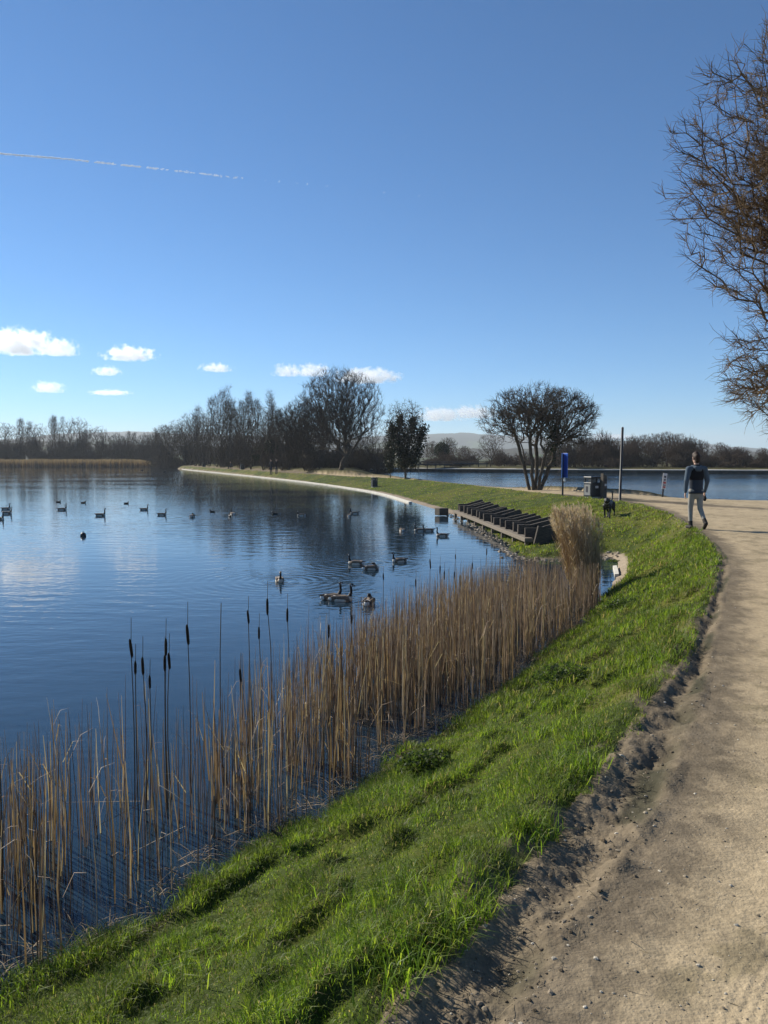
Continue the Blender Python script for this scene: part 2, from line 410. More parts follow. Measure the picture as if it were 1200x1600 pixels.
# ------------------------------------------------------------------ trees
def mst(skel, skel_par, pts, bf, upw=0.0):
    """greedy spanning tree from a skeleton to points: short wire, short way to the root"""
    n0, n = len(skel), len(pts)
    N = np.concatenate([skel, pts]); par = np.full(n0 + n, -1); par[:n0] = skel_par
    plen = np.zeros(n0 + n)
    for i in range(n0):
        if par[i] >= 0: plen[i] = plen[par[i]] + np.linalg.norm(N[i] - N[par[i]])
    best = np.full(n, 1e18); bp = np.zeros(n, int); alive = np.ones(n, bool); dd = np.zeros(n)
    def relax(i):
        D = pts - N[i]; d = np.sqrt((D * D).sum(1))
        c = d + bf * (plen[i] + d) + upw * np.maximum(-D[:, 2], 0)
        mk = alive & (c < best)
        best[mk] = c[mk]; bp[mk] = i; dd[mk] = d[mk]
    for i in range(n0): relax(i)
    order = []
    for _ in range(n):
        j = int(np.argmin(best)); alive[j] = False; best[j] = 1e18 * 2
        par[n0 + j] = bp[j]; plen[n0 + j] = plen[bp[j]] + dd[j]; order.append(n0 + j)
        relax(n0 + j)
        best[~alive] = 2e18
    return N, par, order
def tree_edges(stems, pts, bf, r_tip, expo, rng, upw=0.0, spur=0, spur_len=.25, spur_r=None, root_r=None, up=.3, outc=None):
    """stems: list of polylines from the base.  returns edge arrays A,B,ra,rb"""
    sk, sp = [], []
    for st in stems:
        prev = -1
        for pnt in st:
            sk.append(pnt); sp.append(prev); prev = len(sk) - 1
    N, par, order = mst(np.array(sk, float), np.array(sp), pts, bf, upw)
    n = len(N); tips = np.zeros(n); kids = np.zeros(n, int)
    seq = order[::-1] + list(range(len(sk) - 1, -1, -1))
    for i in order: kids[par[i]] += 1
    for i in seq:
        if tips[i] == 0: tips[i] = 1
        if par[i] >= 0: tips[par[i]] += tips[i]
    rad = r_tip * tips ** (1 / expo)
    if root_r: rad = np.minimum(rad, root_r)
    e = np.where(par >= 0)[0]
    A = N[par[e]]; B = N[e]; rb = rad[e]; ra = np.minimum(rad[par[e]], rb * 1.25 + .004)
    if spur:
        tipn = np.where((rad < r_tip * 4.5) & (par >= 0))[0]
        k = spur; T = np.repeat(tipn, k)
        d = N[T] - N[par[T]]; d /= np.linalg.norm(d, axis=1, keepdims=True) + 1e-9
        v = d * .7 + rng.normal(size=d.shape) * .55 + np.array([0, 0, up])
        if outc is not None:
            ov = N[T] - np.array(outc); ov /= np.linalg.norm(ov, axis=1, keepdims=True) + 1e-9; v = d * .75 + ov * .35 + rng.normal(size=d.shape) * .45 + np.array([0, 0, up])
        v /= np.linalg.norm(v, axis=1, keepdims=True)
        f = rng.random(len(T))[:, None]
        S = N[par[T]] * (1 - f) + N[T] * f
        E_ = S + v * (spur_len * (.4 + .9 * rng.random(len(T))))[:, None]
        sr = spur_r or r_tip
        if outc is not None:                             # longer twigs bend on the way
            Mi = (S + E_) / 2 + rng.normal(size=S.shape) * spur_len * .09
            A = np.concatenate([A, S, Mi]); B = np.concatenate([B, Mi, E_]); o1 = np.full(len(T), sr)
            ra = np.concatenate([ra, o1, o1 * .75]); rb = np.concatenate([rb, o1 * .75, o1 * .4])
        else:
            A = np.concatenate([A, S]); B = np.concatenate([B, E_])
            ra = np.concatenate([ra, np.full(len(T), sr)]); rb = np.concatenate([rb, np.full(len(T), sr * .5)])
    return A, B, ra, rb
def crown_pts(rng, n, c, r, shell=.5, lobes=0, lobe=.35, zmin=None, zpow=1.0):
    """points in a lumpy ellipsoid, thinned towards its inside"""
    c = np.array(c, float); r = np.array(r, float)
    v = rng.normal(size=(n * 2, 3)); v /= np.linalg.norm(v, axis=1, keepdims=True)
    rr = rng.random(n * 2) ** shell
    if lobes:
        L = rng.normal(size=(lobes, 3)); L /= np.linalg.norm(L, axis=1, keepdims=True)
        rr = rr * (1 - lobe + lobe * np.clip((v @ L.T).max(1) * 1.6 - .45, 0, 1))
    p = c + v * rr[:, None] * r
    if zmin is not None: p = p[p[:, 2] > zmin]
    return p[:n]
def clump_pts(rng, n, m, c, r, rad, keep=None):
    """points gathered in m clumps scattered through an ellipsoid: ragged outline with gaps"""
    cc = crown_pts(rng, m, c, r, .45)
    i = rng.integers(0, m, n); s = rad * (.55 + .75 * rng.random(m))
    v = rng.normal(size=(n, 3)); v /= np.linalg.norm(v, axis=1, keepdims=True); v *= (rng.random(n) ** .5)[:, None]
    p = cc[i] + v * s[i][:, None] * np.array([1.15, 1.15, .75])
    return p if keep is None else p[keep(p)]
def tree_parts(edges, thick, m_trunk, m_twig, root, names=('trunk', 'crown')):
    A, B, ra, rb = edges; t = rb > thick
    if t.any():
        V, F = tubes(A[t], B[t], ra[t], rb[t], 6); link(names[0], mesh_np(names[0], V, [F], [m_trunk]), root)
    V, F = tubes(A[~t], B[~t], ra[~t], rb[~t], 3); link(names[1], mesh_np(names[1], V, [F], [m_twig]), root)
def stem(base, top, n, wob, rng):
    base, top = np.array(base, float), np.array(top, float)
    t = np.linspace(0, 1, n)[:, None]
    p = base * (1 - t) + top * t
    p[1:] += rng.normal(size=(n - 1, 3)) * wob * np.array([1, 1, .3]); return p
def leaf_mesh(C, size, rng, cols):
    """small four-cornered leaves round the points C"""
    n = len(C); a = rng.normal(size=(n, 3)); a /= np.linalg.norm(a, axis=1, keepdims=True)
    b = np.cross(a, rng.normal(size=(n, 3))); b /= np.linalg.norm(b, axis=1, keepdims=True)
    s = (size * (.6 + .8 * rng.random(n)))[:, None]
    V = np.stack([C - a * s, C + b * s * .6, C + a * s, C - b * s * .6], 1).reshape(-1, 3)
    F = np.arange(n * 4).reshape(n, 4)
    c = cols[rng.integers(0, len(cols), n)] * (.75 + .5 * rng.random((n, 1)))
    return V, F, np.repeat(c, 4, 0)
IVYC = np.array([[.022, .035, .013], [.030, .043, .016], [.040, .052, .022], [.018, .026, .012]])

# --- prototypes, built at their first place and copied from there
def proto_dome(seed, h, rx, name, label, n=1500, stems=1, base_h=.2, mt=M_TWIG, **kw):
    r = np.random.default_rng(seed)
    root = thing(name, label, 'tree')
    st = [stem((0, 0, -.2), (r.normal() * .25, r.normal() * .25, h * base_h), 4, .05, r)] if stems == 1 else \
         [stem((r.normal() * .12, r.normal() * .12, -.2), (r.normal() * rx * .3, r.normal() * rx * .3, h * (base_h + .25 * r.random())), 6, .1, r) for _ in range(stems)]
    pts = crown_pts(r, n, (0, 0, h * .58), (rx, rx, h * .43), .42, 9, .3, zmin=h * .17)
    e = tree_edges(st, pts, kw.get('bf', .55), kw.get('rt', .0105), 2.25, r, upw=kw.get('upw', .5), spur=kw.get('spur', 4), spur_len=h * .05, spur_r=kw.get('rs', .0095), up=kw.get('up', .5))
    tree_parts(e, .045, M_BARK, mt, root)
    return root
def proto_tall(seed, h, rx, name, label, n=900, mt=M_TWIG, rt=.0105, rs=.008):
    """several rods rising side by side, fan of upright twigs"""
    r = np.random.default_rng(seed); root = thing(name, label, 'tree')
    st = []; P_ = []
    for k in range(r.integers(3, 6)):
        b = np.array([r.normal() * .25, r.normal() * .25, -.2]); t = np.array([r.normal() * rx * .45, r.normal() * rx * .45, h * (.78 + .18 * r.random())])
        s = stem(b, t, 9, .14, r); st.append(s)
        for _ in range(n // 4):
            f = .25 + .75 * r.random() ** .8; i = f * 8; i0 = min(int(i), 7); c = s[i0] + (s[i0 + 1] - s[i0]) * (i - i0)
            a = r.random() * 6.283; ln = h * .17 * (1.15 - f) * (.3 + r.random()) + .25
            P_.append(c + np.array([math.cos(a) * ln * .75, math.sin(a) * ln * .75, ln * (.5 + .6 * r.random())]))
    e = tree_edges(st, np.array(P_), .35, rt, 2.3, r, upw=.8, spur=3, spur_len=h * .055, spur_r=rs, up=.7)
    tree_parts(e, .04, M_BARK, mt, root)
    return root
def bush_mesh(seed, w_, h, n=260, spur=4):
    r = np.random.default_rng(seed)
    st = [stem((r.normal() * w_ * .25, r.normal() * w_ * .25, -.1), (r.normal() * w_ * .45, r.normal() * w_ * .45, h * .6), 4, .08, r) for _ in range(7)]
    pts = crown_pts(r, n, (0, 0, h * .48), (w_, w_, h * .5), .5, 7, .3, zmin=.05)
    return tree_edges(st, pts, .3, .011, 2.4, r, upw=.4, spur=spur, spur_len=h * .16, spur_r=.010, up=.5)

def place(root, u, y, rz=0.0, sc=1.0, vtop=None, label=None, group=None, first=False, height=None, dz=0):
    x = (u - 600) / FPX * y; z = hz(x, y) + dz
    if vtop is not None: sc = (PY(u, vtop, y).z - z) / height
    if hasattr(sc, '__len__'): s3 = sc
    else: s3 = (sc, sc, sc)
    if first:
        root.location = (x, y, z); root.rotation_euler = (0, 0, rz); root.scale = s3
        if label: root['label'] = label
        if group: root['group'] = group
        return root
    return dup(root, (x, y, z), rz, s3, label, group)

def yrow(u): return 2408.0 / (727.5 + (u - 285) * 13 / 195 - 715)      # depth of the causeway path seen at u
def build_trees():
    # the big bare tree and its neighbours at the far end of the causeway
    big = proto_dome(11, 12, 5.3, 'bare_tree', 'big round-crowned bare tree standing on the causeway, tallest of all', n=3300, bf=.7, upw=.9, base_h=.14, rt=.013, spur=6, stems=3, up=.8)
    place(big, 532, 92, .6, vtop=571, height=12.2, first=True)
    o = place(big, 476, 104, 2.6, vtop=622, height=12.2, label='bare spreading tree close behind the left side of the big round-crowned tree')
    # hawthorn by the far shore and the ivy-clad trees
    r = np.random.default_rng(5)
    haw = thing('hawthorn_tree', 'wide many-stemmed bare tree on the path edge beside the blue sign', 'tree')
    st = [stem((.25 * math.cos(a), .2 * math.sin(a), -.2), (1.35 * math.cos(a) * f, 1.0 * math.sin(a) * f, 2.4 + g), 7, .06, r) for a, f, g in ((.2, 1, .2), (1.3, .6, .6), (2.4, .7, .3), (3.2, .8, .5), (4.2, .5, .8), (5.2, .8, .1))]
    st.append(stem((.5, .1, -.2), (1.75, .2, 1.6), 6, .05, r))
    pts = np.concatenate([crown_pts(r, 2000, (.1, 0, 4.12), (3.5, 2.7, 1.78), .45, 14, .32, zmin=2.5), clump_pts(r, 1200, 40, (.1, 0, 4.3), (3.0, 2.2, 1.2), .5), crown_pts(r, 260, (1.9, 0, 3.0), (1.3, 1.1, .6), .5)])
    e = tree_edges(st, pts, .45, .0085, 2.2, r, upw=.3, spur=4, spur_len=.32, spur_r=.0075, up=.1, root_r=.15, outc=(0, 0, 2.2))
    tree_parts(e, .03, M_BARK, M_HAW, haw)
    LV, LF, LC = leaf_mesh(np.array([.9, -.2, 3.1]) + r.normal(size=(1300, 3)) * np.array([.22, .22, .65]), .055, r, IVYC)
    link('ivy', mesh_np('ivy', LV, [LF], [M_IVY], color=LC), haw)
    place(haw, 836, 47, 0, vtop=592, height=6.15, first=True)
    def ivy_tree(name, label, h, w_, seed, nl):
        r = np.random.default_rng(seed); t = thing(name, label, 'tree')
        st = [stem((r.normal() * .1, r.normal() * .1, -.2), (dx * w_, r.normal() * .3, h * f), 8, .08, r) for dx, f in ((-.78, .74), (-.22, .88), (.36, .84), (.95, .70))]
        st[1][:4] = stem((0, 0, -.2), (0, 0, h * .3), 4, .03, r)
        for s_ in st: s_[0] = (0, 0, -.2); s_[1] = np.array([s_[1][0] * .5, s_[1][1] * .5, s_[1][2]])
        pts = np.concatenate([crown_pts(r, 700, (0, 0, h * .70), (w_ * 1.2, w_, h * .33), .4, 7, .3, zmin=h * .4)])
        e = tree_edges(st, pts, .5, .009, 2.2, r, spur=3, spur_len=.4, spur_r=.008, up=.2)
        tree_parts(e, .04, M_BARK, M_TWIG, t)
        C = []
        for s in st:
            for _ in range(nl // 4):
                f = .26 + .68 * r.random(); i = f * 7; i0 = min(int(i), 6); c = s[i0] + (s[i0 + 1] - s[i0]) * (i - i0)
                sp = (.12 + .16 * math.sin(min(f * 1.15, 1) * 2.7) * (.6 + .8 * r.random())) * w_ / 1.6
                C.append(c + r.normal(size=3) * np.array([sp, sp, .25]))
        V, F, c = leaf_mesh(np.array(C), .10, r, IVYC * .6)
        link('ivy', mesh_np('ivy', V, [F], [M_IVY], color=c), t)
        return t
    iv = ivy_tree('ivy_clad_tree', 'dark ivy-clad tree with a forked crown standing alone by the far path', 7.0, 1.9, 3, 7000)
    place(iv, 633, 74, .1, vtop=626, height=7.0, first=True)
    iv2 = dup(iv, (0, 0, 0)); place(iv2, 610, 77, 2.2, first=True, sc=(.42, .42, .62), label='thin ivied trunk just left of the dark ivy-clad tree')
    # dark holly in the tree line
    r = np.random.default_rng(9); hol = thing('holly_tree', 'dark round evergreen in the tree line above two walkers', 'tree')
    e = tree_edges([stem((0, 0, -.2), (0, 0, 2.4), 4, .03, r)], crown_pts(r, 240, (0, 0, 3.0), (1.5, 1.5, 1.7), .5, zmin=1.2), .4, .012, 2.3, r)
    tree_parts(e, .03, M_BARK, M_TWIG, hol)
    V, F, c = leaf_mesh(crown_pts(r, 5200, (0, 0, 3.0), (1.7, 1.7, 1.85), .35, 12, .3, zmin=1.0), .10, r, IVYC * .8)
    link('foliage', mesh_np('foliage', V, [F], [M_IVY], color=c), hol)
    place(hol, 429, 124, 0, vtop=681, height=4.9, first=True)
    dup_h = [(402, 132, 697, 'smaller dark evergreen left of the round evergreen in the tree line'), (690, 148, 690, 'dark evergreen bush on the far bank left of the wide many-stemmed tree')]
    for u, y, vt, lb in dup_h: place(hol, u, y, u, vtop=vt, height=4.9, label=lb)
    # ash and poplar like trees of the row
    tallA = proto_tall(21, 15, 3.2, 'bare_tree', 'tall bare tree with a leaning fan-shaped crown, left end of the row')
    place(tallA, 338, 166, .4, vtop=597, height=15.6, first=True)
    tallB = proto_tall(22, 15, 2.3, 'bare_tree', 'slim upright bare tree in the middle of the row left of the big tree')
    place(tallB, 398, 135, .4, vtop=605, height=15.6, first=True)
    domeB = proto_dome(12, 11, 4.2, 'bare_tree', 'bare round tree in the tree line', n=1100, bf=.5, stems=2, base_h=.16)
    GRP = 'bare trees of the dense row behind the causeway'
    place(domeB, 270, 208, .2, vtop=658, height=11.2, first=True, label='low bare round tree above the far grassy tip of the causeway', )
    sp = [(tallA, 322, 160, 611, 15.6), (tallB, 360, 152, 607, 15.6), (tallB, 384, 142, 608, 15.6), (tallA, 418, 130, 607, 15.6), (tallB, 434, 120, 622, 15.6), (domeB, 306, 165, 638, 11.2),
          (domeB, 452, 118, 632, 11.2), (tallA, 470, 125, 618, 15.6), (domeB, 290, 170, 650, 11.2), (domeB, 350, 140, 640, 11.2), (domeB, 585, 112, 660, 11.2), (domeB, 412, 118, 652, 11.2), (domeB, 328, 138, 652, 11.2), (tallB, 508, 125, 625, 15.6), (domeB, 375, 128, 668, 11.2), (tallA, 350, 170, 622, 15.6), (tallB, 372, 160, 622, 15.6), (domeB, 440, 125, 645, 11.2), (domeB, 465, 115, 655, 11.2), (domeB, 500, 112, 650, 11.2), (tallB, 312, 172, 634, 15.6), (domeB, 392, 128, 648, 11.2), (domeB, 545, 112, 655, 11.2), (domeB, 282, 190, 662, 11.2), (tallB, 425, 128, 628, 15.6), (domeB, 565, 118, 668, 11.2)]
    for k, (t, u, y, vt, h) in enumerate(sp):
        y = max(y, min(yrow(u), 185) * 1.07)
        place(t, u, y, k * 1.7, vtop=vt, height=h, label='bare tree of the dense row behind the causeway', group=GRP)
    # left skyline beyond the reeds
    domeF = proto_dome(51, 11, 4.4, 'bare_tree', 'bare round tree at the left edge of the picture, beyond the far reed bed', n=900, bf=.45, rt=.014, rs=.013, base_h=.22, spur=3)
    tallF = proto_tall(52, 15, 2.6, 'bare_tree', 'slim lone bare tree standing up between two rounder trees beyond the reeds', rt=.013, rs=.012)
    used = set()
    LB = [(15, 262, 654, 11.2, domeB, 'bare round tree at the left edge of the picture, beyond the far reed bed'), (37, 258, 650, 15.6, tallB, 'slim lone bare tree standing up between two rounder trees beyond the reeds'),
          (60, 265, 656, 11.2, domeB, 'bare round tree just right of the slim lone tree beyond the reeds'), (88, 262, 645, 15.6, tallA, 'taller bare tree, left one of the pair beyond the reeds'),
          (118, 260, 645, 11.2, domeB, 'taller bare round tree, right one of the pair beyond the reeds'), (155, 266, 660, 11.2, domeB, 'bare round tree right of the tall pair beyond the reeds')]
    for k, (u, y, vt, h, t, lb) in enumerate(LB):
        t = domeF if t is domeB else tallF
        place(t, u, y, k * 2.1 + .5, vtop=vt, height=h, label=lb, first=t not in used); used.add(t)
    for k, (u, y, vt, t, h) in enumerate([(186, 270, 672, domeB, 11.2), (205, 262, 671, tallB, 15.6), (228, 250, 670, domeB, 11.2), (246, 232, 668, domeB, 11.2), (258, 205, 660, tallB, 15.6), (136, 280, 668, tallB, 15.6), (-25, 262, 660, domeB, 11.2), (-60, 265, 655, tallA, 15.6), (-110, 262, 662, domeB, 11.2)]):
        place(domeF if t is domeB else tallF, u, y, k * 1.3, vtop=vt, height=h, label='bare tree of the skyline beyond the far reed bed', group='bare trees beyond the far reed bed')
    # right bank
    farD = proto_dome
    domeC = proto_dome(14, 8, 3.4, 'bare_tree', 'bare spreading tree on the far bank seen just left of the wide many-stemmed tree', n=800, bf=.6, mt=M_TWIGW, base_h=.22)
    place(domeC, 766, 128, .2, vtop=672, height=8.1, first=True)
    domeD = proto_dome(15, 9, 3.3, 'bare_tree', 'far bank tree', n=1000, bf=.4, stems=3, mt=M_TWIGW, base_h=.1, rt=.014, rs=.014, spur=5)
    first = True
    for k, (u, vt, y) in enumerate([(908, 686, 118), (925, 680, 124), (945, 682, 120), (962, 680, 128), (985, 678, 122), (1003, 675, 126), (1022, 673, 122), (1040, 670, 128), (1058, 673, 123), (1078, 680, 128), (1094, 684, 121), (880, 688, 122), (860, 686, 130), (1015, 688, 116), (1050, 690, 117), (985, 691, 115), (940, 693, 116)]):
        place(domeD, u, y, k * 1.9, vtop=vt, height=9.2, first=first, label='bare tree of the wood on the right-hand far bank', group='bare trees of the wood on the right-hand far bank'); first = False
    for k, (u, vt, y, lb) in enumerate([(1124, 688, 122, 'bare round tree on the far bank standing apart, right of the walking man'), (1150, 695, 124, 'small bare tree on the far bank next to the right picture edge'), (700, 680, 160, 'bare tree under the blue hill, right of the ivy-clad tree'), (675, 686, 170, 'paler bare tree in front of the blue hill'), (1190, 697, 122, 'reddish bare tree on the far bank at the right picture edge'), (725, 694, 165, 'low bare tree in front of the blue hill')]):
        place(domeD, u, y, k + .7, vtop=vt, height=9.2, label=lb)
build_trees()
exec_marks.append(('trees', time.time() - T0))

def build_scrub():
    """undergrowth below the tree lines: masses of twigs nobody could count"""
    protos = [bush_mesh(100 + k, 1.5, 2.2) for k in range(5)]
    r = np.random.default_rng(44)
    def mass(name, label, spots, m):
        As = []
        for (x, y, s, hs) in spots:
            A, B, ra, rb = protos[r.integers(0, 5)]
            a = r.random() * 6.28; R = np.array([[math.cos(a), -math.sin(a), 0], [math.sin(a), math.cos(a), 0], [0, 0, 1]])
            S = np.array([s, s, hs]); o = np.array([x, y, hz_cache(x, y)])
            As.append(((A @ R.T) * S + o, (B @ R.T) * S + o, ra * 1.6, rb * 1.6))
        A, B, ra, rb = [np.concatenate(z) for z in zip(*As)]
        V, F = tubes(A, B, ra, rb, 3)
        link(name, mesh_np(name, V, [F], [m]), kind='stuff', label=label, category='undergrowth')
    def hz_cache(x, y): return terrain(np.array([x]), np.array([y]))[0][0]
    sp = []
    for k in range(150):
        u = r.uniform(252, 600); y = (min(yrow(u), 192) if u < 500 else 104) * 1.07 + r.uniform(0, 26)
        x = (u - 600) / FPX * y
        sp.append((x, y, .9 + .5 * r.random(), np.interp(u, [250, 400, 500, 600], [2.7, 2.3, 1.8, 1.1]) * (.35 + .95 * r.random() ** 2)))
    mass('undergrowth', 'dense dark scrub under the row of bare trees behind the causeway', sp, M_TWIG)
    sp = []
    for k in range(190):
        u = r.uniform(-160, 262); y = np.interp(u, [-160, 150, 220, 262], [252, 254, 250, 200]) + r.uniform(0, 22); x = (u - 600) / FPX * y
        sp.append((x, y, 1.3 + .8 * r.random(), 1.5 + 3.0 * r.random() ** 2))
    mass('far_undergrowth', 'grey brown scrub beyond the far reed bed', sp, M_TWIG)
    sp = []
    for k in range(170):
        u = r.uniform(640, 1420); y = r.uniform(112, 134) if u > 850 else r.uniform(128, 170); x = (u - 600) / FPX * y
        sp.append((x, y, .9 + .6 * r.random(), (.5 + 1.3 * r.random() ** 2) * (1.4 if 860 < u < 1100 else .8)))
    mass('bank_undergrowth', 'brown scrub along the right-hand far bank', sp, M_TWIGW)
build_scrub()

def build_near_hawthorn():
    r = np.random.default_rng(31)
    t = thing('hawthorn_tree', 'near bare thorny tree leaning in from the right picture edge', 'tree', (6.7, 8.3, hz(6.7, 8.3)))
    st = [stem((0, 0, -.2), (-.3, 0, 1.6), 5, .04, r), stem((.1, .1, -.2), (-1.2, -.3, 3.6), 8, .1, r), stem((.05, -.1, -.2), (.6, .2, 3.8), 8, .1, r), stem((0, .05, -.2), (-1.0, .1, 2.5), 8, .08, r)]
    pts = np.concatenate([crown_pts(r, 6400, (-1.06, 0, 4.66), (2.82, 2.2, 1.84), .55, 14, .22, zmin=3.2), clump_pts(r, 4400, 44, (-1.05, 0, 4.65), (2.3, 1.9, 1.4), .55),
                          clump_pts(r, 1500, 9, (-2.0, .1, 4.3), (1.0, 1.0, .75), .5),
                          crown_pts(r, 2600, (-1.25, 0, 2.72), (2.0, 1.8, .95), .55, 10, .3, zmin=1.3), clump_pts(r, 1900, 24, (-1.25, 0, 2.72), (1.7, 1.6, .66), .42), clump_pts(r, 1100, 8, (-.9, 0, 3.45), (.8, 1.0, .5), .5)])
    e = tree_edges(st, pts, .45, .0034, 2.1, r, upw=.05, spur=6, spur_len=.18, spur_r=.0027, up=.08, outc=(.2, 0, 3.6), root_r=.13)
    tree_parts(e, .02, M_BARK, M_HAWB, t)
build_near_hawthorn()
exec_marks.append(('scrub', time.time() - T0))

# ------------------------------------------------------------------ hills
def build_hills():
    def hill(name, label, y0, y1, prof, seed, col, amp):
        us = np.linspace(-900, 2100, 420); n = 16
        V = []; C = []
        for k in range(n):
            f = k / (n - 1); y = y0 + (y1 - y0) * f
            x = (us - 600) / FPX * y
            top = np.interp(us, prof[0], prof[1])
            zt = (715 - top) / FPX * y1
            z = zt * sst(np.full_like(us, f), 0, 1) + (fbm(us * .03, np.full_like(us, k * .9), 3, seed) - .5) * amp * f + (fbm(us * .35, np.full_like(us, k * 1.7), 2, seed + 3) - .5) * amp * .5 * (f > .3)
            V.append(np.stack([x, np.full_like(x, y), z - (5 if k == 0 else 0)], -1))
            fld = (fbm(us * .02, np.full_like(us, k * .55), 2, seed + 9) > .62)[:, None] & (f < .6)
            C.append(np.where(fld, np.array([.075, .10, .035]), np.array(col)) * (.8 + .4 * fbm(us * .2, np.full_like(us, k * 1.3), 3, seed + 5))[:, None])
        V = np.concatenate(V); C = np.concatenate(C); m = len(us)
        i = np.arange(n - 1)[:, None] * m; j = np.arange(m - 1)[None]
        F = np.stack([i + j, i + j + 1, i + m + j + 1, i + m + j], -1).reshape(-1, 4)
        # back side down to the ground so that the hill is closed from behind
        back = V[-m:] + np.array([0, 600, 0]); back[:, 2] = -5
        b0 = len(V); V = np.concatenate([V, back]); C = np.concatenate([C, C[-m:]])
        j = np.arange(m - 1); F = np.concatenate([F, np.stack([(n - 1) * m + j, (n - 1) * m + j + 1, b0 + j + 1, b0 + j], -1)])
        link(name, mesh_np(name, V, [F], [M_HILL], color=C), kind='structure', label=label)
    hill('far_hills', 'blue hazy wooded hills on the horizon', 2300, 3600, ([-900, 0, 120, 200, 330, 560, 640, 720, 780, 950, 1080, 1200, 2100], [690, 688, 676, 674, 680, 684, 679, 677, 680, 688, 692, 702, 700]), 70, (.05, .052, .035), 14)
    hill('near_hills', 'low wooded rise in front of the hazy hills', 800, 1300, ([-900, 0, 60, 120, 200, 300, 640, 760, 900, 1100, 1200, 2100], [700, 694, 688, 690, 693, 697, 700, 700, 700, 704, 706, 702]), 80, (.058, .052, .036), 6)
M_HILL = mat('wooded_hillside', attr='Col', rough=1, spec=.05, var=.3, vscale=.05)
build_hills()

# ------------------------------------------------------------------ kerbs, walls, jetty
def sweep(name, line, prof, m, closed_prof=True, **pr):
    """profile (offset to the land side, z) swept along a polyline"""
    line = np.asarray(line, float); t = np.gradient(line, axis=0); t /= np.linalg.norm(t, axis=1, keepdims=True)
    nrm = np.stack([t[:, 1], -t[:, 0]], -1); k = len(prof); V = []
    for i in range(len(line)):
        for (o, z) in prof: V.append((*(line[i] + nrm[i] * o), z))
    i = np.arange(len(line) - 1)[:, None] * k; j = np.arange(k)[None]; j2 = (j + 1) % k
    F = np.stack([i + j, i + j2, i + k + j2, i + k + j], -1).reshape(-1, 4)
    ends = [np.arange(k)[None], (np.arange(k)[::-1] + (len(line) - 1) * k)[None]]
    return link(name, mesh_np(name, V, [F] + ends, [m], smooth=False), **pr)
M_KERB = mat('pale_kerb_concrete', (.58, .55, .48), .9, .2, var=.18, vscale=2.5)
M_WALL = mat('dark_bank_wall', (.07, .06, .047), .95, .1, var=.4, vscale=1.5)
sweep('kerb', smooth_poly(L_kerb[0:1] + L_kerb, 8)[8:], [(-.05, ZW - .4), (-.05, ZW + .08), (.15, ZW + .10), (.15, ZW - .4)], M_KERB, kind='structure', label='pale concrete kerb along the waterline of the causeway')
_k2 = smooth_poly([P(962, 893, -.92), P(961, 887, -.92), P(959, 880, -.92)], 6)
sweep('kerb', _k2, [(-.02, ZW - .3), (-.02, ZW + .07), (.07, ZW + .08), (.07, ZW - .3)], M_KERB, kind='structure', label='short curved concrete kerb beside the tall reed clump')
_rf = np.array(q([(560, 740), (590, 738.2), (640, 737), (900, 739.5), (1200, 741)], ZR) + [(90, 92), (150, 80)])
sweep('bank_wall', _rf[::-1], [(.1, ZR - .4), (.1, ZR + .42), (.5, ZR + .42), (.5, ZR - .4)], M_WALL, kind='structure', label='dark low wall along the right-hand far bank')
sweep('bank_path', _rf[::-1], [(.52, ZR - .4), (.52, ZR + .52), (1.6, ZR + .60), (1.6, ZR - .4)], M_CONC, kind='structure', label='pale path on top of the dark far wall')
def build_jetty():
    y = 123.0; x0 = (652 - 600) / FPX * y; x1 = (762 - 600) / FPX * y
    t = thing('jetty', 'long low dark timber staging on the far bank under the blue hill', 'jetty', ((x0 + x1) / 2, y, 0))
    L = x1 - x0
    for k in range(2): bevel_box('deck', L / 2 - .05, 1.2, .18, M_DKMETAL, t, ((k - .5) * L / 2, 0, .62 + .12 * k), b=.02)
    bevel_box('rail', L * .97, .08, .12, M_TIMBER, t, (0, -.5, 1.02), b=.01)
    for k in range(9): bevel_box('post', .14, .14, 1.9, M_TIMBER, t, (-L / 2 + .2 + k * (L - .4) / 8, -.45, .15), b=.01)
build_jetty()

